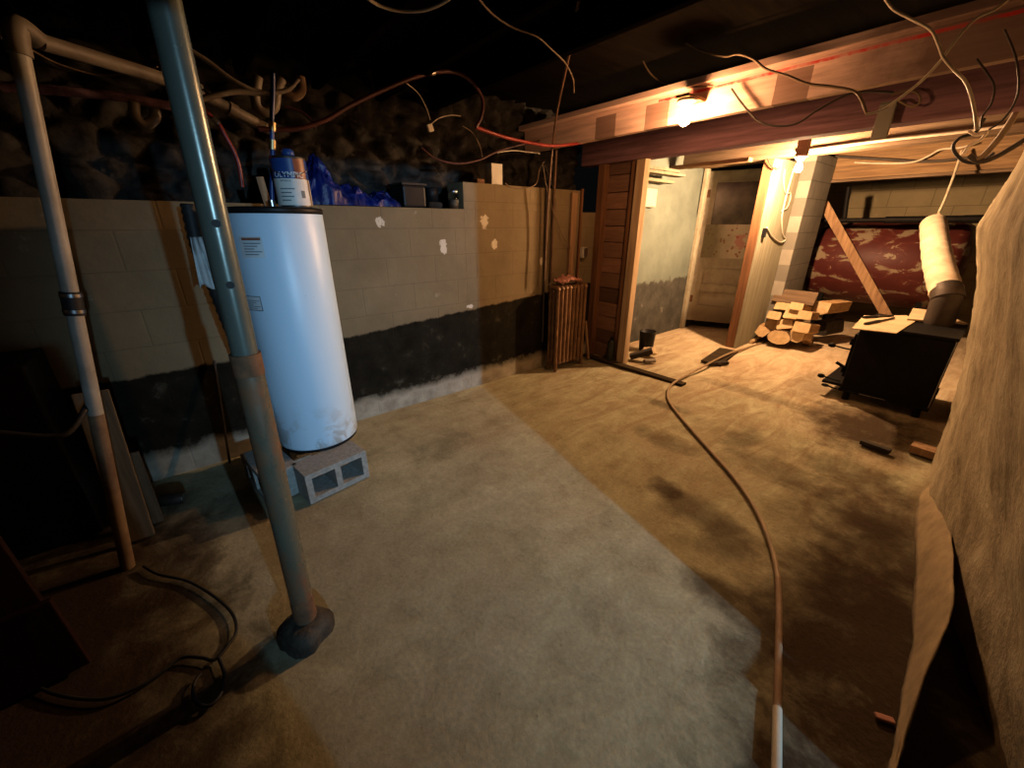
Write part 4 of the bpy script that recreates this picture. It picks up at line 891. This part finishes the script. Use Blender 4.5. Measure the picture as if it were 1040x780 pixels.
cable('thin tan wire looping from the dark girder', YY(3.66, [(905, 97), (920, 92), (932, 95), (934, 104), (925, 108), (912, 102)]), .006, 'tan_cable')
cable('straight pale cable strung along brown beam above far bulb', YY(5.28, [(808, 155), (850, 149), (895, 143), (940, 138), (985, 133), (1020, 128)]), .012, 'white_cable')
cable('dark cable along tan header beam face', YY(6.96, [(812, 158), (850, 159), (900, 162), (945, 164), (985, 160)]), .016, 'dark_cable')
cable('pale cable sagging across the tan header beam', YY(6.94, [(868, 165), (895, 166), (925, 165), (942, 159), (955, 152), (975, 150), (990, 146)]), .010, 'white_cable')
cable('thick grey cable slanting down above the parged wall', YY(3.9, [(1044, 92), (1030, 118), (1015, 140), (1000, 157), (992, 162)]), .016, 'tan_cable')
cable('black cable hugging top of the parged wall', YY(3.9, [(1044, 140), (1028, 150), (1010, 160), (995, 164), (984, 158)]), .014, 'dark_cable')
cable('black loop of cable in the wire tangle over stovepipe', YY(4.3, [(1000, 120), (990, 135), (975, 140), (968, 150), (978, 163), (995, 165), (1010, 155)]), .010, 'black_rubber')
cable('short pale stripped wire ends in the tangle over stovepipe', YY(4.25, [(984, 133), (992, 137), (1002, 134), (996, 142), (985, 148), (978, 157)]), .009, 'white_cable')
cable('dark wire hanging vertically beside frayed pale cable', YY(2.9, [(992, 60), (1003, 75), (1010, 88), (1007, 105), (998, 118), (996, 130)]), .004, 'dark_cable')
cable('thin dark arc of wire near the parged wall top', YY(2.9, [(1020, 30), (1032, 60), (1034, 95), (1020, 120), (1004, 132)]), .004, 'dark_cable')
cable('pale cable stapled down the timber panel to switch box', [pX(u, v, -1.94) for u, v in ((806, 172), (801, 190), (797, 205), (794, 222), (795, 238), (798, 243), (792, 246), (784, 240), (779, 231))], .009, 'outlet_white')
cable('second pale cable looping over the timber panel top', [pX(u, v, -1.94) for u, v in ((797, 172), (796, 186), (798, 196), (803, 197), (800, 210), (794, 214))], .008, 'white_cable')
cable('dark wire hooked at brown stud top', YY(5.33, [(778, 155), (780, 162), (783, 168), (788, 172), (792, 170)]), .008, 'dark_cable')
pipe('water_tube', 'long dark red tube looping under ceiling above blue tarp', 'water tube', XX(-2.7, [(262, 131), (300, 131), (330, 122), (356, 107), (390, 91), (420, 79), (445, 73), (465, 74), (480, 84), (490, 101), (489, 118), (483, 129)]), .013, 'dull_red_tube', 10,
     parts=(('clip', .52, .54, .017, 'steel'),))
pipe('water_tube', 'bright red tube sagging from dark loop toward lamp-lit joist', 'water tube', XX(-2.72, [(483, 129), (496, 134), (515, 140), (538, 145), (560, 148), (585, 146), (603, 142)]), .012, 'red_tube', 10)
pipe('water_tube', 'thin red tube sagging above the glass jar', 'water tube', XX(-2.9, [(428, 150), (440, 160), (455, 165), (470, 166), (488, 162), (505, 154), (525, 148), (548, 143)]), .008, 'dull_red_tube', 10)
pipe('water_tube', 'short thin red tube curving beside the cream trap', 'water tube', XX(-2.75, [(290, 108), (300, 111), (310, 116), (318, 124), (320, 131)]), .006, 'dull_red_tube', 8)
cable('thin wire with pale tag hanging above the black bin', XX(-2.75, [(412, 84), (425, 95), (433, 110), (437, 122)]), .003, 'white_cable')
tag(MB().box((-.008, -.018, -.022), (.008, .018, .022), Matrix.Translation(pX(437, 130, -2.75)) @ Matrix.Rotation(R_(18), 4, 'X')).build('wire_connector', 'white_cable'), 'small pale connector hanging on thin wire above bin', 'connector')
cable('thin pale wire curving from the hanging connector', XX(-2.75, [(438, 126), (446, 120), (458, 117), (468, 118)]), .003, 'white_cable')
cable('thin grey wire hanging near the dark red loop', XX(-2.85, [(470, 128), (480, 135), (487, 147), (490, 160)]), .003, 'tan_cable')
cable('white wire running from connector block to raised wall', XX(-2.95, [(505, 155), (520, 153), (534, 154), (548, 156)]), .004, 'white_cable')
cable('faint wire slung across dark ceiling beside the steel pole', Z(2.25, [(0, 38), (30, 50), (60, 65), (100, 76), (130, 74), (160, 68)]), .004, 'tan_cable')
# strap of perforated metal on the girder
p = pY(897, 122, 3.66)
tag(MB().box((p.x-.04, 3.66, p.z-.10), (p.x+.04, 3.695, p.z+.10), c=.004).build('metal_bracket', 'grey_block'), 'grey rectangular bracket fixed on the dark girder face', 'bracket')

# ------------------------------------------------------------------ world and colour
w = bpy.data.worlds.new('world'); S.world = w; w.use_nodes = True
w.node_tree.nodes['Background'].inputs[0].default_value = (.9, .95, 1, 1); w.node_tree.nodes['Background'].inputs[1].default_value = .002
S.view_settings.view_transform = 'Standard'; S.view_settings.look = 'None'; S.view_settings.exposure = 0; S.view_settings.gamma = 1; S.view_settings.use_curve_mapping = False
S.cycles.use_denoising = True; S.cycles.max_bounces = 6; S.cycles.sample_clamp_indirect = 3
